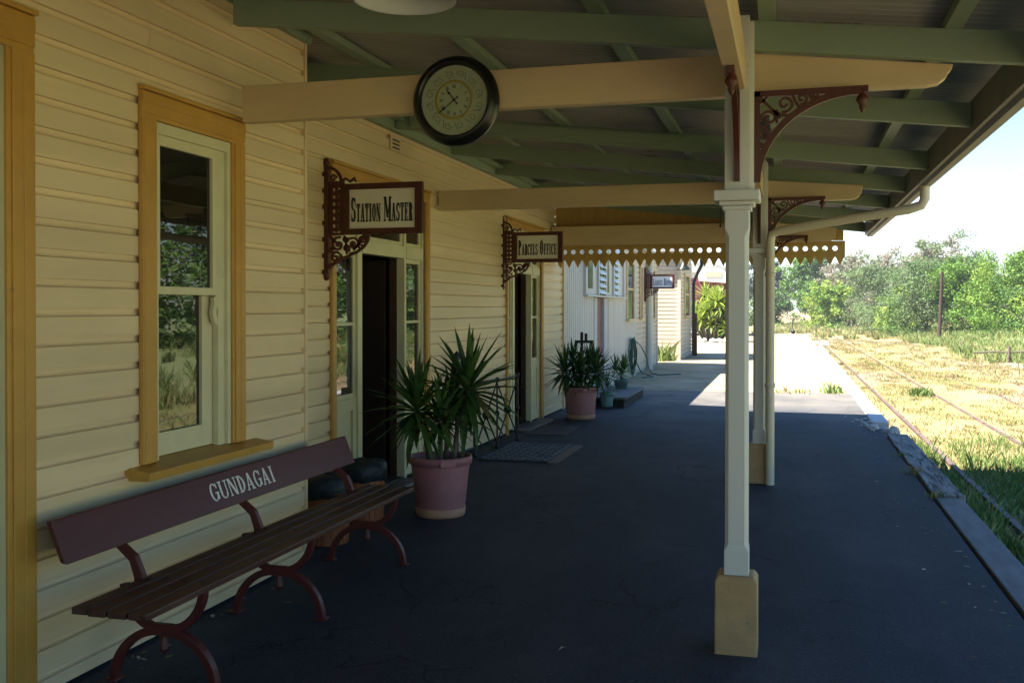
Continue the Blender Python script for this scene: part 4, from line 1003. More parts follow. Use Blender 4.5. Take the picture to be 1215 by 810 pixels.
# ------------------------------------------------------------------ hanging signs
def hanging_sign(X0, Y, text, label, lcol, pane, k=1., zt=2.726, zbm=1.815, light=False):
    g = thing('hanging_sign', label, 'sign', (X0, Y, 2.3), 'cast iron framed signs projecting from the wall')
    H = zt - zbm; S = H / .911
    ox, oz = X0, zbm
    T = lambda u, v_, w_: (ox + u * S, Y + w_, oz + v_ * S)
    b = MB()
    b.ribbon([(.0, .02), (.0, .89)], .05, -.018, .018, T); b.ribbon([(.005, .10), (.05, .10)], .04, -.0175, .0175, T)
    c_ = T(.0, .885, 0); b.lathe([(.018 * S, -.02), (.028 * S, -.01), (.028 * S, .01), (.016 * S, .02), (.024 * S, .032), (.0, .045)], c_, 12)
    c_ = T(.0, .02, 0); b.lathe([(.026 * S, .03), (.03 * S, .0), (.02 * S, -.02), (0, -.03)], c_, 12)
    b.build('wall_standard', 'iron_brown', g)
    f = MB()
    xa, xb, za, zb_ = .150, .785, .338, .722
    fw = .045
    f.box(T(xa, za, -.02), T(xa + fw, zb_, .02)); f.box(T(xb - fw - .015, za, -.02), T(xb, zb_, .02)); f.box(T(xa + fw, za, -.0195), T(xb - fw - .015, za + fw, .0195)); f.box(T(xa + fw, zb_ - fw, -.0195), T(xb - fw - .015, zb_, .0195))
    for i in range(26):
        q = xa + .01 + i * (xb - xa - .02) / 25
        for z in (za + .012, zb_ - .012): f.box(T(q - .005, z - .005, -.024), T(q + .005, z + .005, -.0205))
    for i in range(1, 15):
        z = za + .01 + i * (zb_ - za - .02) / 15
        for q in (xb - .014,): f.box(T(q - .005, z - .005, -.024), T(q + .005, z + .005, -.0205))
    f.build('sign_frame', 'iron_brown', g, bevel=.002)
    p = MB(); p.box(T(xa + fw, za + fw, -.006), T(xb - fw - .015, zb_ - fw, .006)); pn = p.build('sign_panel', pane, g)
    cz = T(0, (za + zb_) / 2, 0)[2]
    text_mesh(text, T(xa + fw + .014, 0, 0)[0], T(xb - fw - .040, 0, 0)[0], cz - .005, .185 * S, FXZ(Y - .0065), 'lettering', lcol, pn, small=.74, gap=.10, tv=.19 if not light else .15, th=.07)
    o = MB()   # filigree: strip of leaves beside the frame, scroll on top, spandrel below
    for u in (.04, .135): o.ribbon([(u, .345), (u, .735)], .032, -.008, .008, T)
    for i in range(7):
        z = .375 + i * .055
        o.ribbon([(.03, z + .012), (.087, z), (.145, z + .012)], [.022, .034, .022], -.0075, .0075, T)
    o.ribbon([(.087, .36), (.087, .73)], .020, -.007, .007, T); o.ribbon([(.02, .345), (.15, .345)], .02, -.01, .01, T); o.ribbon([(.02, .735), (.15, .735)], .02, -.01, .01, T)
    top = [(.02 + .105 * math.cos(R(a)), .735 + .115 * math.sin(R(a))) for a in range(0, 91, 9)]
    o.ribbon(top, .022, -.009, .009, T); o.ribbon(scroll(.06, .77, .028, .006, 0, 1.2), .013, -.006, .006, T)
    o.ribbon([(.125, .74), (.16, .765), (.20, .74), (.235, .765), (.245, .735)], [.02, .018, .02, .018, .012], -.008, .008, T)
    arc = [(.03 + .34 * math.sin(R(a)), .335 - .25 * (1 - 0) * math.cos(R(a)) ** 1.5 if a < 90 else .335) for a in range(0, 91, 9)]
    low = [(.03, .10), (.07, .125), (.11, .155), (.19, .175), (.20, .19), (.25, .205), (.31, .245), (.345, .295), (.355, .335)]
    o.ribbon(low, [.03, .022, .02, .026, .026, .02, .02, .02, .016], -.009, .009, T)
    for sp in (scroll(.10, .265, .058, .010, 1.2, 1.2), scroll(.225, .268, .048, .008, 2.2, -1.3), scroll(.295, .295, .032, .006, 0, 1.2), scroll(.075, .165, .03, .006, 2, 1.1), scroll(.165, .235, .03, .006, -1, 1.1), scroll(.16, .305, .025, .006, .5, -1.1), scroll(.285, .25, .022, .005, 2, 1.1), scroll(.04, .22, .02, .005, 0, 1.2), [(.05, .20), (.09, .21), (.13, .18)], [(.33, .33), (.335, .30), (.32, .27)], [(.03, .33), (.06, .30), (.10, .265)], [(.15, .33), (.165, .27), (.17, .19)], [(.225, .22), (.25, .25), (.29, .29)]):
        o.ribbon(sp, .017, -.006, .0062, T)
    for (u, v_) in ((.10, .265), (.295, .295), (.225, .268)): o.lathe([(0, -.012), (.02 * S, -.008), (.02 * S, .008), (0, .012)], T(u, v_, 0), 10, axis='y')
    o.build('filigree', 'iron_brown', g)
    return g
hanging_sign(XR + .012, 7.08, 'STATION MASTER', 'nearest hanging sign reading Station Master over the first open doorway', 'letter_black', 'sign_cream')
hanging_sign(XR - .008, 12.08, 'PARCELS OFFICE', 'middle hanging sign reading Parcels Office beside the far doorway', 'letter_black', 'sign_cream', zt=2.715, zbm=1.828)

# ------------------------------------------------------------------ bench
be = thing('platform_bench', 'long maroon slatted station bench with cast iron legs against the wall', 'bench', (-2.55, 4.7, 0))
Y0, Y1 = 3.29, 6.12
for i, (xa, xb) in enumerate(((-2.665, -2.595), (-2.585, -2.505), (-2.495, -2.415), (-2.405, -2.325))):
    s_ = MB(); s_.box((xa, Y0 + (.0 if i else .01), .420), (xb, Y1 - .004 * i, .448)); s_.build('seat_slat', 'maroon_worn', be, bevel=.005)
bk = MB()
bk.prism([(-2.775, .590), (-2.745, .585), (-2.816, .758), (-2.844, .751)], 3.375, 6.13, lambda u, v_, w_: (u, w_, v_)); bb = bk.build('back_board', 'maroon', be, bevel=.006)
def FB(u, v_, w_):   # plane of the back board: u along y, v up the slope
    n = Vector((.195, 0, .08)).normalized(); up = Vector((-.08, 0, .195)).normalized()
    p = Vector((-2.745, 0, .585)) + up * v_ + n * (-w_ + .001); return (p.x, u, p.z)
text_mesh('GUNDAGAI', 4.46, 5.10, .096, .092, FB, 'lettering', 'letter_white', bb, small=1., gap=.14, tv=.14, th=.065, thick=.0015, wf=1.15)
for y in (3.74, 4.74, 5.88):
    lg = MB(); F = FXZ(y - .018); cx = -2.555
    lower = [(cx + .245 * math.cos(R(a)), .0 + .235 * math.sin(R(a))) for a in range(0, 181, 10)]
    lg.ribbon(lower, .036, 0, .036, F)
    upper = [(cx + .19 * math.cos(R(a)), .42 + .185 * math.sin(R(a))) for a in range(180, 361, 10)]
    lg.ribbon(upper, .034, .0005, .0355, F)
    lg.prism([(cx - .07, .21), (cx + .07, .21), (cx + .045, .262), (cx - .045, .262)], .004, .032, F)
    lg.box((cx - .20, y - .016, .400), (cx + .20, y + .016, .419)); lg.lathe([(.018, .22), (.016, .17), (.02, .165), (.02, .15), (.006, .135), (0, .13)], (cx, y, 0), 12)
    for sx in (-1, 1): lg.box((cx + sx * .245 - .03, y - .03, 0), (cx + sx * .245 + .03, y + .03, .012))
    lg.build('leg_frame', 'maroon', be, bevel=.004)
    u = MB(); u.ribbon([(-2.66, .39), (-2.672, .46), (-2.70, .53), (-2.768, .585), (-2.806, .64), (-2.842, .72)], [.05, .046, .04, .034, .028, .024], 0, .03, FXZ(y - .015)); u.build('back_upright', 'maroon', be, bevel=.004)
bo = MB()
for y in (3.74, 4.74, 5.88):
    for x in (-2.63, -2.545, -2.455, -2.365): bo.lathe([(.010, .0), (.010, .003), (0, .004)], (x, y, .4485), 10)
bo.build('bolts', 'letter_black', be)

# ------------------------------------------------------------------ barrel bins
def barrel(x, y, r, h, label, seed):
    g = thing('barrel_bin', label, 'bin', (x, y, 0), 'timber barrel bins in the wall recess')
    n = 22; a = MB()
    for k in range(n):
        t0, t1 = 2 * math.pi * (k + .04) / n, 2 * math.pi * (k + .96) / n
        vs = []
        for z, rr in ((.005, r * .94), (h * .5, r * 1.0), (h, r * .97)):
            for (t, q) in ((t0, rr - .018), (t1, rr - .018), (t1, rr), (t0, rr)): vs.append((x + q * math.cos(t), y + q * math.sin(t), z))
        a.add(vs, [(i * 4 + j, i * 4 + (j + 1) % 4, (i + 1) * 4 + (j + 1) % 4, (i + 1) * 4 + j) for i in range(2) for j in range(4)] + [(8, 9, 10, 11)])
    a.build('staves', 'bin_wood', g)
    i_ = MB(); i_.lathe([(0, .01), (r * .92, .01), (r * .97, h * .5), (r * .94, h - .01)], (x, y, 0), 32); i_.build('inner_drum', 'letter_black', g)
    l = MB(); rr_ = random.Random(seed); k = 40; prof = [(r * .99, h - .055), (r * 1.06, h - .05), (r * 1.10, h - .0), (r * 1.09, h + .05), (r * .98, h + .082), (r * .6, h + .095), (0, h + .098)]
    vs = []
    for q, z in prof:
        for j in range(k): t = 2 * math.pi * j / k; w_ = 1 + (.02 * math.sin(7 * t + seed) + .012 * math.sin(13 * t + 2 * seed + z * 40)) * (q > .1); vs.append((x + q * w_ * math.cos(t), y + q * w_ * math.sin(t), z + .006 * math.sin(5 * t + seed)))
    l.add(vs, [(i * k + j, i * k + (j + 1) % k, (i + 1) * k + (j + 1) % k, (i + 1) * k + j) for i in range(len(prof) - 1) for j in range(k)], 0, True); l.build('liner_lid', 'bin_liner', g)
barrel(-3.06, 6.32, .175, .37, 'nearer timber barrel bin with dark liner, half hidden by the wall corner', 1)
barrel(-3.10, 7.06, .165, .36, 'farther timber barrel bin with dark liner beside the first doorway', 4)

# ------------------------------------------------------------------ potted plants
def blade_leaf(mb, o, d, L, w_, droop, mi=0, seg=5, fold=.25):
    d = Vector(d).normalized(); side = d.cross(Vector((0, 0, 1)))
    if side.length < .05: side = Vector((1, 0, 0))
    side.normalize(); p = Vector(o); vs = []; cur = d.copy()
    for i in range(seg + 1):
        t = i / seg; ww = w_ * (min(1, .45 + 2.2 * t) * (1 - t ** 2.6)) / 2
        up = side.cross(cur).normalized()
        vs += [p - side * ww + up * ww * fold * 2, p, p + side * ww + up * ww * fold * 2]
        p = p + cur * (L / seg); cur = (cur + Vector((0, 0, -droop / seg))).normalized()
    fs = []
    for i in range(seg):
        a = i * 3; fs += [(a, a + 1, a + 4, a + 3), (a + 1, a + 2, a + 5, a + 4)]
    mb.add(vs, fs, mi, True)
def rosette(mb, c, n, L, w_, r, lo=-.7, hi=1.45, mats=1):
    for i in range(n):
        el = lo + (hi - lo) * ((i + r.random()) / n) ** .8; az = i * 2.39996 + r.uniform(-.3, .3)
        d = (math.cos(az) * math.cos(el), math.sin(az) * math.cos(el), math.sin(el))
        blade_leaf(mb, (c[0] + d[0] * .015, c[1] + d[1] * .015, c[2] + .09 * (i / n - .5)), d, L * r.uniform(.72, 1.1), w_ * r.uniform(.8, 1.15), r.uniform(.15, .6) * (1.2 - abs(el) * .4), r.randrange(mats if el < .3 else max(1, mats - 1)))
def pot(g, x, y, r0, r1, h, mat, base=True):
    p = MB()
    p.lathe([(0, .035), (r0, .035), (r0 * 1.01, .05), (r1 * .96, h - .075), (r1 * .96, h - .06), (r1 * 1.03, h - .058), (r1 * 1.05, h - .02), (r1 * 1.04, h), (r1 * .97, h), (r1 * .94, h - .03), (r1 * .92, h - .09)], (x, y, 0), 48)
    o = p.build('pot', mat, g)
    if base:
        s_ = MB(); s_.lathe([(0, 0), (r0 * .99, 0), (r0 * 1.03, .012), (r0 * 1.06, .07), (r0 * 1.02, .07), (r0 * 1.0, .04)], (x, y, 0), 48); s_.build('saucer', 'pot_base', g)
        for a in (.4, 2.5, 4.4):
            t = MB(); t.box((-.06, r1 * 1.0, h - .062), (.06, r1 * 1.085, h - .012), T=Matrix.Translation((x, y, 0)) @ Matrix.Rotation(a + 1.2, 4, 'Z')); t.build('lug', mat, o, bevel=.006)
    s_ = MB(); s_.lathe([(0, h - .06), (r1 * .93, h - .07)], (x, y, 0), 32); s_.build('soil', 'soil', g)
def yucca(name, label, x, y, r0, r1, h, potmat, heads, leafmats, seed, cat='potted plant', group='potted plants along the platform wall'):
    g = thing(name, label, cat, (x, y, 0), group); r = random.Random(seed)
    pot(g, x, y, r0, r1, h, potmat)
    sm = MB(); lm = MB()
    for (hx, hy, hz_, n, L, w_, lo) in heads:
        sm.tube([(x + hx * .45, y + hy * .45, h - .08), (x + hx * .6, y + hy * .6, h + (hz_ - h) * .4), (x + hx, y + hy, hz_)], [.020, .017, .014], 10)
        rosette(lm, (x + hx, y + hy, hz_), n, L, w_, r, lo, 1.45, len(leafmats))
    sm.build('stem', 'stem', g); lm.build('leaves', leafmats, g)
    return g
yucca('potted_yucca', 'large spiky yucca in a pink tub beside the bench end', -2.60, 7.40, .185, .235, .46, 'pot_pink',
      [(-.17, -.07, .80, 54, .46, .058, -1.35), (.02, -.05, .74, 44, .36, .042, -1.1), (.20, .08, .95, 62, .50, .062, -1.4), (.05, .12, .80, 30, .40, .046, -.8)], ['leaf', 'leaf', 'leaf', 'leaf', 'leaf', 'leaf_light', 'leaf_light', 'leaf_tip'], 5)
yucca('potted_yucca', 'dense spiky yucca in a terracotta tub past the second doorway', -2.90, 14.36, .20, .235, .46, 'pot_pink',
      [(-.22, -.05, .66, 50, .42, .05, -1.2), (.0, -.06, .64, 50, .42, .05, -1.0), (.22, .03, .66, 50, .42, .05, -1.2), (.10, .1, .76, 36, .36, .045, -.9), (-.14, .1, .78, 38, .36, .045, -.9)], ['leaf', 'leaf', 'leaf_light'], 9)
g = thing('potted_plant', 'small plant in a teal pot standing on the platform floor', 'potted plant', (-2.78, 15.85, 0), 'potted plants along the platform wall')
pot(g, -2.78, 15.85, .09, .11, .27, 'pot_teal', False); lm = MB(); rosette(lm, (-2.78, 15.85, .33), 26, .30, .03, random.Random(3), -.6); lm.build('leaves', ['leaf_light'], g)
g = thing('potted_plant', 'small yellowing plant in a teal pot standing on the step', 'potted plant', (-2.78, 17.75, .17), 'potted plants along the platform wall')
p_ = MB(); p_.lathe([(0, .002), (.10, .002), (.125, .13), (.132, .13), (.132, .16), (.12, .16), (.115, .10)], (-2.85, 17.7, .172), 32); p_.build('pot', 'pot_teal', g)
s_ = MB(); s_.lathe([(0, .14), (.118, .135)], (-2.85, 17.7, .172), 24); s_.build('soil', 'soil', g)
lm = MB(); rr = random.Random(8)
for (a, b, c, n) in ((-.1, 0, .48, 30), (.06, 0, .52, 34), (0, .05, .42, 26)): rosette(lm, (-2.85 + a, 17.7 + b, c), n, .30, .032, rr, -.5, 1.45, 2)
rosette(lm, (-2.85, 17.7, .36), 18, .2, .02, rr, -1.0, .2, 2); lm.build('leaves', ['leaf_light', 'leaf_yellow'], g)
st_ = MB(); st_.lathe([(.012, .1), (.012, .32)], (-2.85, 17.7, .18), 8); st_.build('stem', 'stem', g)

# ------------------------------------------------------------------ mats, step, iron things
mt = thing('door_mat', 'ribbed herringbone rubber mat on the asphalt before the far doorway', 'mat', (-2.75, 10.8, 0))
mb = MB(); mb.box((-3.15, 10.13, .002), (-2.40, 11.50, .016)); mb.build('mat_base', 'mat_rubber', mt, bevel=.004)
mb = MB()
for i in range(16):
    for j in range(9):
        cx, cy = -3.10 + j * .082, 10.19 + i * .084; a = R(45 if (i + j) % 2 else -45)
        if cx > -2.42: continue
        T = Matrix.Translation((cx, cy, .0165)) @ Matrix.Rotation(a, 4, 'Z'); mb.box((-.045, -.012, 0), (.045, .012, .007), T=T)
mb.build('mat_ribs', 'mat_ridge', mt)
mb = MB(); mb.box((-2.395, 10.10, .001), (-2.29, 11.50, .012)); mb.build('mat_border', 'mat_edge', mt, bevel=.003)
mb = MB(); mb.box((-3.24, 12.36, .002), (-2.70, 13.33, .014)); tag(mb.build('floor_mat', 'mat_cloth', bevel=.004), 'plain dark cloth mat at the threshold of the far doorway', 'mat')
sp = thing('timber_step', 'low grey step with a dark open side outside the lavatory', 'step', (-3.0, 17, 0))
mb = MB(); mb.box((-3.46, 16.0, .14), (-2.50, 18.25, .172)); mb.build('tread', 'step_top', sp, bevel=.006)
mb = MB(); mb.box((-2.56, 16.03, 0), (-2.53, 18.2, .1395)); mb.box((-3.44, 16.06, 0), (-2.561, 16.09, .1395)); mb.box((-3.44, 18.15, 0), (-2.561, 18.18, .1395)); mb.build('riser', 'step_side', sp)
# black wrought iron trolley end behind first plant
ir = thing('iron_trolley', 'black wrought iron luggage trolley frame with crossed bars behind the large yucca', 'trolley', (-3.2, 11.0, 0))
mb = MB(); ya = [(-3.14, 11.72), (-3.20, 11.05), (-3.25, 10.35)]
for i, (x, y) in enumerate(ya):
    mb.tube([(x, y, 0.0), (x, y, .80 - .02 * i)], .016 if i != 1 else .011, 8)
    for z in (.02, .40, .80 - .02 * i): mb.lathe([(0, -.035), (.026, -.02), (.03, 0), (.026, .02), (0, .035)], (x, y, z), 10)
for a, b in ((0, 1), (1, 2)):
    (x0, y0), (x1, y1) = ya[a], ya[b]
    mb.tube([(x0, y0, .79), (x1, y1, .77)], .013, 8); mb.tube([(x0, y0, .06), (x1, y1, .74)], .010, 6); mb.tube([(x0, y0, .76), (x1, y1, .06)], .010, 6)
    mb.lathe([(0, -.05), (.04, -.03), (.05, 0), (.04, .03), (0, .05)], ((x0 + x1) / 2, (y0 + y1) / 2, .41), 10)
mb.build('end_frame', 'black_iron', ir)
mb = MB(); mb.tube([(-3.3, 9.9, 0), (-3.3, 9.9, 1.05)], .02, 8); mb.lathe([(0, .88), (.05, .9), (.06, 1.0), (.03, 1.06), (.05, 1.1), (.0, 1.16)], (-3.3, 9.9, 0), 12); mb.lathe([(.0, .5), (.07, .52), (.09, .62), (.05, .74), (0, .76)], (-3.3, 9.95, 0), 12)
mb.tube([(-3.3, 9.9, .75), (-3.25, 10.35, .76)], .013, 8); mb.tube([(-3.3, 9.9, .1), (-3.25, 10.35, .1)], .013, 8); mb.build('handle_post', 'black_iron', ir)
# black iron balance behind second plant
bs = thing('iron_balance', 'black iron weighing balance standing behind the second yucca', 'scales', (-3.25, 17.0, 0))
mb = MB(); mb.box((-3.36, 15.62, 0), (-3.14, 15.84, .04)); mb.tube([(-3.25, 15.73, .04), (-3.25, 15.73, 1.12)], .025, 8); mb.build('pillar', 'black_iron', bs)
mb = MB(); mb.box((-3.36, 15.70, .96), (-3.06, 15.76, 1.0)); mb.box((-3.36, 15.71, .80), (-3.33, 15.75, .96)); mb.box((-3.10, 15.70, .70), (-3.05, 15.76, .96)); mb.box((-3.33, 15.71, .80), (-3.27, 15.75, .83)); mb.box((-3.2, 15.7, 1.0), (-3.16, 15.76, 1.10)); mb.tube([(-3.06, 15.73, .74), (-2.9, 15.73, .78)], .014, 6)
mb.build('beam_arm', 'black_iron', bs)
bs.location.x += .09; bs.scale = (1, 1, 1.085)

# ------------------------------------------------------------------ lavatory block (vertical sheeting)
XV = -3.50
lv = thing('lavatory_block', 'white vertical sheeted lavatory block with louvre windows beyond the station', 'building', (-5, 20, 0))
mb = MB(); y = 15.56; pts = []
doorY0, doorY1 = 18.55, 20.05
def ribbed(y0, y1, z0, z1):
    n = int((y1 - y0) / .02); vs = []
    for i in range(n + 1):
        yy = y0 + (y1 - y0) * i / n; d = .012 if (i % 8) in (0, 1) else 0
        vs += [(XV + d, yy, z0), (XV + d, yy, z1)]
    mb.add(vs, [(2 * i, 2 * i + 2, 2 * i + 3, 2 * i + 1) for i in range(n)])
ribbed(15.56, doorY0, 0, 2.9); ribbed(doorY1, 23.95, 0, 2.9); ribbed(doorY0, doorY1, 1.80, 2.9)
mb.box((XV - .12, 15.56, 0), (XV - .002, doorY0, 2.9)); mb.box((XV - .12, doorY1, 0), (XV - .002, 23.95, 2.9)); mb.box((XV - .12, doorY0, 1.8), (XV - .002, doorY1, 2.9)); mb.box((-7, 15.56, 0), (XV - .12, 15.7, 2.9)); mb.box((-7.1, 15.56, 0), (-7, 24, 2.9))
mb.build('wall', 'corrugated_cream', lv)
mb = MB(); mb.prism([(XV + .06, 2.90), (XV + .06, 2.95), (-7.4, 3.7), (-7.4, 3.6)], 15.4, 24.1, lambda u, v_, w_: (u, w_, v_)); mb.build('roof', 'iron_roof', lv)
dd = MB(); dd.box((XV - .11, doorY0 + .3, .02), (XV - .05, 19.62, 1.79)); d_ = dd.build('door', 'door_red', lv)
dd = MB(); dd.box((XV - .1, 18.56, .01), (XV + .01, 18.85, 1.79)); dd.box((XV - .1, 19.63, .01), (XV + .006, 20.04, 1.79)); dd.build('door_frame', 'grey_paint', d_)
dd = MB(); dd.lathe([(0, .0), (.05, .003), (.05, .006), (0, .012)], (XV - .048, 18.98, 1.27), 16, axis='x'); dd.build('door_plate', 'tank_white', d_)
dd = MB(); dd.box((-6.9, 15.8, 0), (-6.85, 23.8, 2.9)); dd.build('interior_wall', 'room_wall', lv)
wn = MB(); wn.box((XV + .012, 17.5, 1.80), (XV + .09, 21.95, 1.83)); wn.box((XV + .012, 17.5, 1.83), (XV + .06, 17.62, 2.9)); wn.box((XV + .012, 21.8, 1.83), (XV + .06, 21.92, 2.9)); wn.box((XV + .0125, 17.62, 1.83), (XV + .02, 21.8, 2.9)); 
for y in (18.75, 19.55, 20.45): wn.box((XV + .0205, y, 1.83), (XV + .06, y + .10, 2.9))
wo = wn.build('louvre_window', 'corrugated_cream', lv)
for (a, b) in ((18.86, 19.54), (20.56, 21.2)):
    lv_ = MB()
    for k in range(8):
        z = 1.86 + k * .125; lv_.prism([(XV + .022, z + .08), (XV + .075, z), (XV + .080, z + .006), (XV + .027, z + .088)], a, b, lambda u, v_, w_: (u, w_, v_))
    lv_.build('louvre_blades', 'louvre', wo)
for a, b in (((XV + .0205, 17.9, 1.95), (XV + .03, 18.3, 2.8)), ((XV + .0205, 19.75, 1.9), (XV + .03, 20.05, 2.8)), ((XV + .0205, 18.87, 1.84), (XV + .0212, 19.53, 2.88)), ((XV + .0205, 20.57, 1.84), (XV + .0212, 21.2, 2.88))):
    gl = MB(); gl.box(a, b); gl.build('window_pane', 'dark_glass', wo)

# garden hose
hs = thing('garden_hose', 'dark green garden hose coiled on a hook at the white wall', 'hose', (XV + .1, 23, .9))
mb = MB()
mb.tube([(XV + .01, 22.9, .88), (XV + .12, 22.9, .90), (XV + .12, 22.9, .94)], .012, 6); mb.build('hook', 'black_iron', hs)
mb = MB(); rr = random.Random(2)
for k in range(7):
    yc = 22.9 + rr.uniform(-.25, .25); dep = rr.uniform(.55, .86); wd = rr.uniform(.2, .45); off = rr.uniform(.03, .1)
    mb.tube([(XV + off + .02, yc + wd * math.sin(t) * (1 if math.cos(t) < .3 else .6), .9 - dep * .5 * (1 - math.cos(t))) for t in [2 * math.pi * i / 24 for i in range(25)]], .014, 6)
mb.tube([(XV + .1, 23.1, .85), (XV + .12, 23.9, .70), (XV + .16, 24.6, .40), (XV + .2, 24.7, .12), (XV + .35, 24.2, .02), (XV + .6, 23.9, .016), (XV + 1.0, 24.4, .016)], .014, 6)
mb.tube([(XV + .1, 22.9, .5), (XV + .2, 23.4, .1), (XV + .3, 23.8, .02), (XV + .5, 23.3, .016), (XV + .3, 22.9, .016)], .014, 6)
mb.build('hose_coil', 'hose', hs)

# ------------------------------------------------------------------ far weatherboard building
XB = -3.56
fb = thing('waiting_room_building', 'pinkish cream weatherboard building behind the farthest hanging sign', 'building', (-5, 26, 0))
YB = 28.4
mb = MB()
fr = lambda u, d, z: (XB + d, u, z)
boards(mb, fr, 24.02, YB, .05, 3.0, 0.0, False); mb.box((XB - .15, 24.02, .0), (XB - .024, YB, 3.0)); mb.box((-8, 24.0, 0), (XB - .02, 24.12, 3.0)); mb.box((-8, YB - .12, 0), (XB - .16, YB, 3.0))
mb.build('side_wall', 'cream_far', fb)
for a, b in (((XB - .01, 24.0, 0), (XB + .03, 24.16, 3.0)), ((XB - .02, YB - .1, 0), (XB + .02, YB + .02, 3.0))):
    mb = MB(); mb.box(a, b); mb.build('corner_board', 'cream_far', fb)
mb = MB(); mb.prism([(-3.36, 3.0), (-3.36, 3.06), (-6.0, 4.3), (-8.6, 3.06), (-8.6, 3.0)], 24.0, YB + .1, lambda u, v_, w_: (u, w_, v_)); mb.build('roof', 'iron_roof', fb)
eb = thing('end_building', 'weatherboard building with a sunlit board wall at the far end of the platform', 'building', (-5, 33, 0))
mb = MB(); fr = lambda u, d, z: (u, 31.0 - d, z); boards(mb, fr, -5.6, -3.20, .05, 3.3, 0.03, False); mb.box((-5.6, 31.024, 0), (-3.21, 31.2, 3.3)); mb.build('front_wall', 'cream_far', eb)
mb = MB(); fr = lambda u, d, z: (-3.18 + d, u, z); boards(mb, fr, 31.0, 34.7, .05, 3.3, 0.06, False); mb.box((-3.35, 31.21, 0), (-3.204, 34.7, 3.3)); mb.box((-5.6, 34.6, 0), (-3.36, 34.7, 3.3)); mb.build('end_wall', 'cream_far', eb)
mb = MB(); mb.box((-3.26, 30.93, 0), (-3.17, 31.08, 3.0)); mb.build('corner_board', 'cream_far', eb)
mb = MB(); mb.prism([(-2.95, 3.3), (-2.95, 3.36), (-4.4, 4.1), (-5.9, 3.36), (-5.9, 3.3)], 30.68, 35.0, lambda u, v_, w_: (u, w_, v_)); mb.build('roof', 'iron_roof', eb)
for (X, a, b) in ((XB, 24.9, 25.35), (XB, 27.2, 27.8), (XV + .004, 22.35, 23.5), (-3.18, 32.15, 33.75)):
    w_ = MB(); z0, z1 = (1.35, 2.7)
    for p, q in (((X + .002, a, z0), (X + .04, a + .1, z1)), ((X + .002, b - .1, z0), (X + .04, b, z1)), ((X + .002, a + .1, z1 - .1), (X + .04, b - .1, z1)), ((X + .002, a - .05, z0 - .05), (X + .09, b + .05, z0 - .001)), ((X + .002, a + .1, 2.0), (X + .02, b - .1, 2.05))): w_.box(p, q)
    o = w_.build('window', 'beam_cream', lv if X == XV + .004 else eb if X == -3.18 else fb, bevel=.004)
    p_ = MB(); p_.box((X + .002, a + .1, z0), (X + .010, b - .1, z1 - .1)); p_.build('window_pane', 'dark_glass', o)
mb = MB(); mb.tube([(XB + .09, 26.2, 3.2), (XB + .09, 26.2, .0)], .085, 12); tag(mb.build('downpipe', 'post_cream', None), 'thick pale pipe standing under the farthest hanging sign', 'pipe')
hanging_sign(XB + .03, 25.75, 'LADIES ROOM', 'farthest hanging sign reading Ladies Room, white with blue letters', 'letter_blue', 'sign_white', zt=2.62, zbm=1.76, light=True)
wl = thing('wall_lamp', 'black cone-shaped lamp over the end wall of the far building', 'lamp', (-3.1, 31, 2.9))
mb = MB(); mb.lathe([(.02, .34), (.04, .30), (.07, .18), (.20, .02), (.22, .0), (.19, .02), (.06, .16)], (-3.05, 30.7, 2.74), 24); mb.build('shade', 'enamel_dark', wl)
mb = MB(); mb.tube([(-3.05, 30.7, 3.12), (-3.05, 30.72, 3.26), (-3.1, 30.95, 3.28)], .02, 8); mb.build('arm', 'black_iron', wl)
mb = MB(); mb.tube([(-2.88, 34.9, 3.25), (-2.86, 34.85, 3.05), (-3.0, 34.8, 2.75), (-3.12, 34.75, 2.45), (-3.13, 34.75, 0)], .055, 10); tag(mb.build('swan_neck_pipe', 'enamel_dark'), 'dark bent rainwater pipe at the end of the far building', 'pipe')
mb = MB(); mb.box((-3.08, 33.95, 0), (-2.94, 34.09, 1.41)); tag(mb.build('timber_bollard', 'post_brown', bevel=.012), 'short dark brown post at the corner of the far building', 'post')

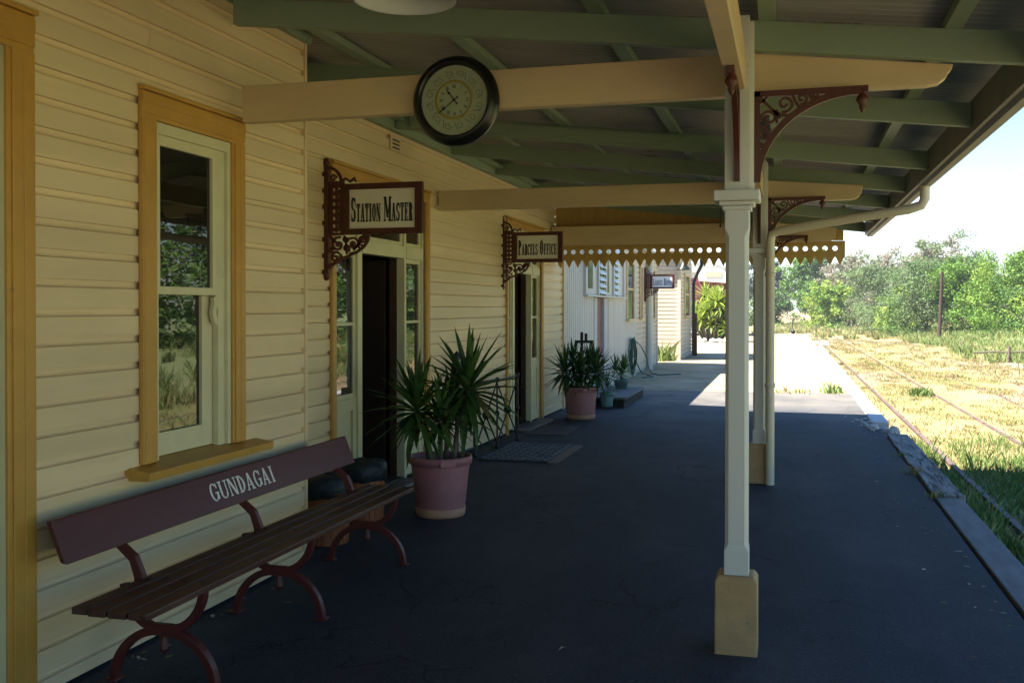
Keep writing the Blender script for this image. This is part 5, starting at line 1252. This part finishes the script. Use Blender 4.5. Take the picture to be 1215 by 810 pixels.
# sunlit shrub, stones, carriage behind
gs = thing('yucca_shrub', 'big sunlit yellow-green spiky yucca clump at the end of the platform', 'shrub', (-3.5, 48.5, 0))
lm = MB(); rr = random.Random(31); sm = MB()
for i in range(30):
    a = rr.uniform(0, 6.28); q = rr.uniform(.1, 1.25); h_ = rr.uniform(.5, 2.25) * (1.12 - q * .25); c = (-3.5 + q * math.cos(a), 48.6 + q * math.sin(a) * .8, h_)
    sm.tube([(-3.5 + .3 * q * math.cos(a), 48.6 + .3 * q * math.sin(a), 0), (c[0], c[1], h_)], [.06, .04], 6)
    rosette(lm, c, 44, .75, .10, rr, -.9, 1.45, 3)
lm.build('leaves', ['leaf_yellow', 'leaf_yellow', 'leaf_light'], gs); sm.build('stem', 'stem', gs)
for k, (x, y) in enumerate(((-3.35, 47.0), (-3.05, 47.1), (-2.72, 47.0), (-3.75, 47.0))):
    r_ = random.Random(k + 50); bm = bmesh.new(); bmesh.ops.create_icosphere(bm, subdivisions=2, radius=.17)
    for v_ in bm.verts: v_.co *= r_.uniform(.75, 1.15); v_.co.z *= .7
    me = bpy.data.meshes.new('garden_stone'); bm.to_mesh(me); bm.free(); me.materials.append(M['stone_white'])
    o = bpy.data.objects.new('garden_stone', me); COL.objects.link(o); o.location = (x, y, .08); tag(o, 'whitish stone edging the sunlit yucca clump', 'stone', 'stones round the yucca clump')
ca = thing('rail_carriage', 'maroon railway carriage with a rounded roof behind the sunlit yucca', 'carriage', (-5, 60, 0))
mb = MB(); arc = [(-5.1 + 2.3 * math.cos(R(a)), 2.35 + .95 * math.sin(R(a))) for a in range(0, 181, 12)]
mb.prism([(-7.4, .9), (-2.8, .9)] + arc, 58, 76, lambda u, v_, w_: (u, w_, v_)); mb.build('body', 'maroon_roof', ca, bevel=.02)
mb = MB(); mb.prism([(-4.9, 3.1), (-3.0, 2.95), (-3.25, 3.45), (-3.7, 3.75), (-4.6, 3.75), (-4.9, 3.5)], 57.8, 62, lambda u, v_, w_: (u, w_, v_)); cl = mb.build('roof_vent', 'tank_white', ca, bevel=.02)
mb = MB(); mb.box((-4.55, 57.75, 3.35), (-3.65, 57.79, 3.6)); mb.build('vent_opening', 'beam_cream', cl)
mb = MB()
for y in (60, 62, 72, 74):
    for x in (-5.9, -4.3): mb.lathe([(0, -.06), (.42, -.06), (.45, .0), (.42, .06), (0, .06)], (x, y, .45), 20, axis='x')
mb.box((-6.2, 59, .5), (-4.0, 75, .9)); mb.build('wheels', 'black_iron', ca)
ws = thing('white_shed', 'white walled shed standing far behind the carriage', 'building', (-6, 84, 0))
mb = MB(); mb.box((-9, 82, -.8), (-4.0, 90, 4.4)); mb.build('wall', 'tank_white', ws)
mb = MB(); mb.prism([(-9.3, 4.402), (-3.7, 4.402), (-6.5, 5.4)], 81.7, 90.3, lambda u, v_, w_: (u, w_, v_)); mb.build('roof', 'iron_roof', ws)
